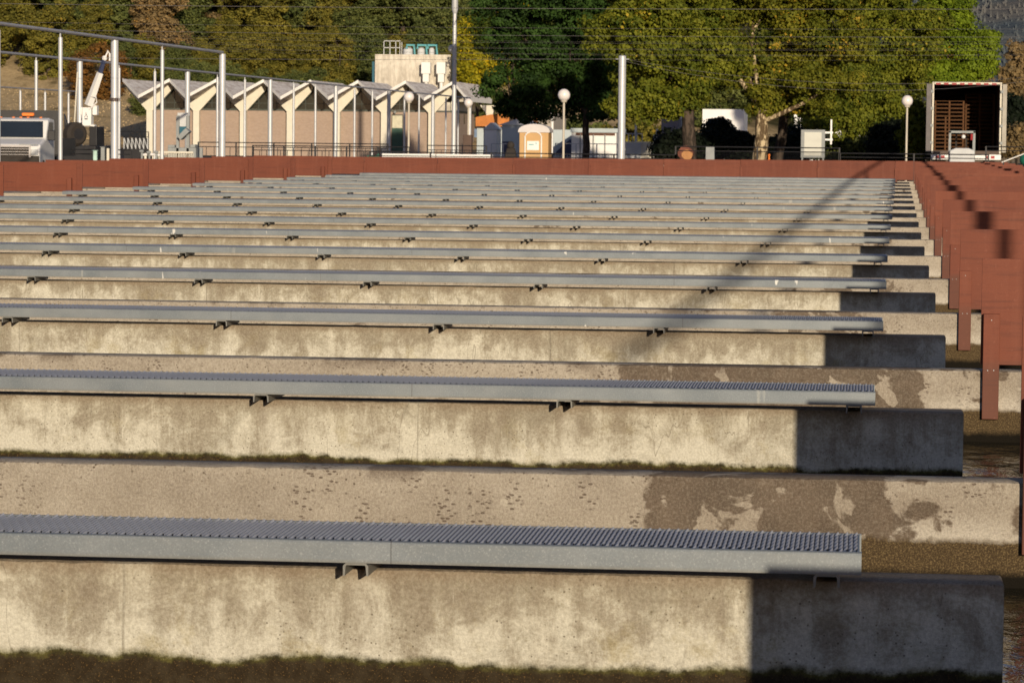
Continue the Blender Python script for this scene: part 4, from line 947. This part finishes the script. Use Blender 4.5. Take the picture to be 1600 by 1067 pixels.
def trunk_mesh(h, r0, lobes, seed, lean=(0, 0), nb=6, wob=.12):
    rg = random.Random(seed); m = MB()
    pts = [(lean[0]*k/5+rg.uniform(-wob, wob)*(k > 0)*.5, lean[1]*k/5, h*k/5) for k in range(6)]
    m.tube(pts, [r0*1.35, r0*1.05, r0, r0*.92, r0*.85, r0*.7], 12)
    top = Vector(pts[-1]); fork = Vector(pts[4])
    for k, l in enumerate(lobes[:nb]):
        st = fork.lerp(top, rg.random()); en = Vector(l[:3]); mid = st.lerp(en, .5)+Vector((rg.uniform(-.5, .5), rg.uniform(-.5, .5), rg.uniform(0, .5)))
        m.tube([st, mid, en], [r0*.36, r0*.24, r0*.07], 7)
        for _ in range(3):
            e2 = en+Vector((rg.uniform(-1, 1)*l[3], rg.uniform(-1, 1)*l[4], rg.uniform(-.6, .9)*l[5]))*.8
            m.tube([mid.lerp(en, rg.random()), e2], [r0*.16, r0*.04], 5)
    return m
def tree(name, label, cat, loc, lobes, h, r0, leafm, barkm, seed, ncl, nlf, size, crad, lean=(0, 0), group=None, shell=.72):
    t = thing(name, label, cat, loc, 0, group)
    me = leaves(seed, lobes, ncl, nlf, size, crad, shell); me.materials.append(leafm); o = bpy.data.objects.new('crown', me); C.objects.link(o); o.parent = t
    trunk_mesh(h, r0, lobes[::6] if len(lobes) > 12 else lobes, seed, lean, 9).build('trunk', barkm, t, smooth=True)
    return t
def lobes_px(Y, base_px, items, depth=1.0, sub=5):        # (px, py, rx_px, rz_px) blobs into local lobes
    out = []; s = CF/Y; r_ = random.Random(int(base_px*3+Y))
    for k, (px, py, rx, rz) in enumerate(items):
        p = at(px, py, Y); R_ = Vector((rx, rx*.9, rz))/s; c = Vector((p.x-ax(base_px, Y), r_.uniform(-.6, .6)*rx/s*depth, p.z+.4))
        out.append((*c, R_.x*.78, R_.y*.78, R_.z*.78))
        for _ in range(sub):
            d_ = Vector((r_.gauss(0, 1), r_.gauss(-.5, .8), r_.gauss(.1, 1))).normalized(); q = r_.uniform(.30, .48)
            out.append((c.x+d_.x*R_.x*.8, c.y+d_.y*R_.y*.8, c.z+d_.z*R_.z*.8, max(.3, R_.x*q), max(.3, R_.y*q), max(.25, R_.z*q*.8)))
    return out
GRP = 'broad park trees behind the back fence'
lb = lobes_px(150, 915, [(830, 60, 80, 90), (900, 20, 90, 90), (890, 120, 80, 60), (800, 140, 50, 40), (940, 110, 50, 55), (850, 165, 70, 24), (930, 175, 45, 18), (790, 20, 60, 60), (870, -60, 110, 70)])
tree('maple_tree', 'dark green maple with a black trunk behind the globe lamp', 'tree', (ax(915, 150), 150, -.4), lb, 3.2, .17, L['dark'], mBarkD, 11, 700, 160, .125, .46, group=GRP)
lb = lobes_px(119, 1078, [(1010, 60, 75, 75), (1050, 130, 70, 55), (1000, 140, 45, 45), (1040, 0, 90, 70), (1100, 80, 60, 70), (1012, 168, 40, 20), (1050, -60, 110, 60)])
tree('plane_tree', 'golden olive tree with a dark trunk beside the grey cabinet', 'tree', (ax(1077, 119), 119, -.4), lb, 3.4, .26, L['olive'], mBarkD, 12, 700, 160, .115, .42, group=GRP)
lb = lobes_px(125, 1183, [(1180, 60, 100, 80), (1125, 100, 58, 48), (1240, 110, 80, 60), (1180, -40, 140, 70), (1290, 40, 90, 80), (1205, 148, 50, 26), (1290, 140, 60, 40), (1090, 20, 80, 70)])
tree('plane_tree', 'widest golden olive tree with a thick mottled pale trunk', 'tree', (ax(1183, 125), 125, -.4), lb, 2.9, .29, L['gold'], mBarkL, 13, 900, 170, .105, .40, (.25, 0), group=GRP)
lb = lobes_px(132, 1222, [(1240, 90, 70, 60), (1290, 150, 55, 35), (1230, 160, 40, 25), (1330, 110, 60, 60)])
tree('plane_tree', 'leaning olive tree with a brown trunk close right of the mottled trunk', 'tree', (ax(1209, 132), 132, -.4), lb, 3.0, .22, L['olive'], mBarkD, 14, 330, 160, .105, .44, (.5, 0), group=GRP)
lb = lobes_px(142, 1365, [(1370, 70, 80, 75), (1330, 150, 55, 45), (1400, 140, 50, 45), (1350, -30, 110, 70), (1380, 180, 50, 25), (1320, 190, 45, 22), (1430, 60, 50, 70)])
tree('plane_tree', 'olive green tree left of the trailer with low hanging boughs', 'tree', (ax(1365, 142), 142, -.4), lb, 2.8, .22, L['olive'], mBarkD, 15, 700, 160, .11, .42, group=GRP)
lb = lobes_px(172, 1490, [(1470, 40, 55, 60), (1520, 95, 44, 36), (1450, 100, 50, 50), (1480, -30, 60, 50), (1545, 70, 20, 22), (1490, 120, 50, 30)])
tree('maple_tree', 'bright yellow green maple rising directly behind the open trailer', 'tree', (ax(1490, 172), 172, -.4), lb, 3.4, .2, L['bright'], mBarkD, 16, 520, 160, .13, .45, group=GRP)
lb = lobes_px(262, 745, [(735, 60, 26, 30), (750, 90, 30, 35), (738, 120, 26, 25), (770, 110, 25, 30)])
tree('birch_tree', 'yellow leaved small tree right of the concrete rooftop block', 'tree', (ax(745, 262), 262, 0), lb, 3.5, .15, L['yellow'], mBarkD, 17, 190, 120, .22, .7)
lb = lobes_px(190, 800, [(800, 30, 45, 50), (760, 40, 30, 40), (820, -20, 60, 40)])
tree('maple_tree', 'mid green maple top showing left of the dark green maple', 'tree', (ax(800, 190), 190, -.4), lb, 3.5, .2, leaf_mat('leaves_mid_green', (.025, .045, .006), (.10, .13, .012), (.35, .28, .01), .03), mBarkD, 18, 280, 140, .15, .6)
def shrub(label, px, py, rx, rz, Y, leafm, seed, n=120, size=.14, name='evergreen_shrub'):
    lb = lobes_px(Y, px, [(px, py, rx, rz), (px-rx*.5, py+rz*.4, rx*.6, rz*.7), (px+rx*.5, py+rz*.35, rx*.6, rz*.7)])
    t = thing(name, label, 'shrub', (ax(px, Y), Y, -.4), 0, 'shrubs behind the back fence')
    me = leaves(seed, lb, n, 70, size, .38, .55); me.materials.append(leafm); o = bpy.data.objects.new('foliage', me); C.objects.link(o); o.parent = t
    MB().tube([(0, 0, 0), (0, 0, 1.0)], .07, 7, .04).build('stem', mBarkD, t)
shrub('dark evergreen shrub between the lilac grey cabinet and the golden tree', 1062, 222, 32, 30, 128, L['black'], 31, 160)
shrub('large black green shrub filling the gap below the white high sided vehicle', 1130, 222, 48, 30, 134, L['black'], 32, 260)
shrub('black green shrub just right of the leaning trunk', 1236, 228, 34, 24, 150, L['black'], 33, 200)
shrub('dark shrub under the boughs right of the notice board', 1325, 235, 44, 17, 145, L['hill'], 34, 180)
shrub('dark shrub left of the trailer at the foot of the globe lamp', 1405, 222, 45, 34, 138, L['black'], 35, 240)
shrub('golden flecked shrub between the globe lamp and the trailer', 1433, 200, 14, 40, 128, L['olive'], 36, 70)
shrub('wide dark shrub behind the dark maple trunk', 905, 205, 60, 16, 240, L['hill'], 37, 150, .22)
shrub('dull olive shrub behind the cream tank', 1000, 205, 60, 25, 240, L['hillolive'], 38, 150, .22)
shrub('brown dry bush at the right edge beyond the trailer', 1588, 120, 26, 60, 200, L['tan'], 39, 200, .2, 'dry_bush')
shrub('tan reedy bush low at the right edge behind the railing', 1590, 215, 32, 20, 150, L['tan'], 40, 110, .14, 'dry_bush')
shrub('near black bush added as the shade right of the trailer door', 1580, 175, 34, 30, 175, L['black'], 41, 150, .2)  # near-black foliage added to stand for the bluish shade below the brown bush

shrub('thin leafy boughs hanging before the white building right of the notice board', 1290, 186, 44, 18, 160, L['olive'], 42, 46, .13, 'leafy_boughs')
# hillside trees: a few kinds, each copied with its crown and trunk
rg = random.Random(21)
KIND = {'hill': ('hill_oak', 'dull green oak'), 'hillolive': ('hill_maple', 'olive gold maple'), 'rust': ('rusty_maple', 'rust orange maple'), 'tan': ('dry_tree', 'dry tan tree')}
protos = {}
def proto(kind, var):
    r0 = random.Random(50+var)
    lb = []
    for k in range(10):
        z = 1.3+6.4*k/9; w_ = 2.6*math.sin(math.pi*min(.97, .22+.75*z/9.5)); a = r0.uniform(0, 6.28); q_ = r0.uniform(.3, .8)*w_
        lb.append((q_*math.cos(a), q_*math.sin(a), z, r0.uniform(1.2, 2.1), r0.uniform(1.2, 2.0), r0.uniform(1.0, 1.7)))
    return leaves(100+var, lb, 230, 85, .21, .62), trunk_mesh(4.6, .2, lb[4:], var, nb=6)
crown_v = []
for v in range(6):
    me, tm = proto('hill', v); tmo = tm.build('trunk', mBarkD, smooth=True); crown_v.append((me, tmo.data)); bpy.data.objects.remove(tmo)
mats_me = {}
def hill_tree(px, ybase, Y, sc_, kind, label):
    v = rg.randrange(6); key = (v, kind)
    if key not in mats_me:
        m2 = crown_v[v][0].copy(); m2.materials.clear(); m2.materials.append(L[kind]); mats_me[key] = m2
    x = ax(px, Y); nm = KIND[kind][0]; z = hill_h(x, Y)-.3
    t = thing(nm, label, 'tree', (x, Y, z), rg.uniform(0, 6.28), 'trees on the hillside behind the building')
    t.scale = (sc_*rg.uniform(.95, 1.2), sc_*rg.uniform(.95, 1.2), sc_*rg.uniform(.85, 1.1))
    for nm2, dat in (('crown', mats_me[key]), ('trunk', crown_v[v][1])):
        o = bpy.data.objects.new(nm2, dat); C.objects.link(o); o.parent = t
def zone(px, row):
    if row == 0:
        return rg.choice(['rust', 'rust', 'hillolive']) if px < 190 else 'hill'
    if row == 1:
        if px < 40: return 'hillolive'
        if px < 175: return 'rust'
        if 300 < px < 560: return 'hillolive'
        return rg.choice(['hill', 'hillolive'])
    if 225 < px < 300 and row >= 2: return 'tan'
    if 320 < px < 520 and row >= 2: return 'hillolive' if rg.random() < .8 else 'hill'
    if px < 90 and row == 2: return 'rust' if rg.random() < .4 else 'hillolive'
    return 'hill' if rg.random() < .75 else 'hillolive'
where = lambda px: ('above the white truck' if px < 100 else 'behind the crane boom' if px < 200 else 'over the left tip of the folded roof' if px < 300 else 'over the middle of the folded roof' if px < 460 else 'left of the concrete rooftop block' if px < 590 else 'behind the concrete rooftop block' if px < 720 else 'behind the dark maple' if px < 900 else 'behind the free standing pole')
tier = ['lowest', 'lower', 'middle', 'upper', 'topmost']
cnt = {}
for row, (Y, step, s0) in enumerate(((277, 32, .46), (287, 36, .62), (295, 40, .78), (303, 46, .95), (313, 52, 1.05))):
    px = -50+rg.uniform(0, 20)+row*9
    while px < 1090:
        skip = (row == 0 and px < 190) or (row == 1 and px < 110) or (545 < px < 592 and row < 2) or (row < 2 and px > 760)
        if not skip:
            k = zone(px, row); w_ = where(px); key = (row, w_, k); cnt[key] = cnt.get(key, 0)+1
            nm_ = KIND[k][1].replace('maple', 'bush').replace('oak', 'bush').replace('tree', 'bush') if row == 0 else KIND[k][1]
            hill_tree(px, 0, Y+rg.uniform(-5, 5), s0*rg.uniform(.8, 1.25), k, f'{ORD[cnt[key]]} {nm_} {w_}, {tier[row]} row')
        px += step*rg.uniform(.75, 1.25)
for k in range(9):
    px = 1060+k*66+rg.uniform(-15, 15)
    hill_tree(px, 0, 300+rg.uniform(-12, 12), .95, 'hill' if k < 7 else 'tan', f'{ORD[k+1]} distant {"green" if k < 7 else "tan"} tree from the left behind the park trees')
# dry grass tufts on the slope
V = []; F = []
r = np.random.default_rng(4); gm_ = MB()
for k in range(9000):
    x = rg.uniform(-82, -38); y = rg.uniform(250, 292); z = hill_h(x, y); hh = rg.uniform(.05, .13); a = rg.uniform(0, 3.14); w2 = rg.uniform(.05, .14); b = len(gm_.v)
    gm_.v += [(x-w2*math.cos(a), y-w2*math.sin(a), z-.05), (x+w2*math.cos(a), y+w2*math.sin(a), z-.05), (x+rg.uniform(-.2, .2), y, z+hh)]; gm_.f.append((b, b+1, b+2))
tag(gm_.build('dry_grass', plain('dry_grass_straw', (.42, .32, .18), .9, 0, .25, .4)), 'dry straw coloured grass covering the lower slope at left', 'grass', kind='stuff')
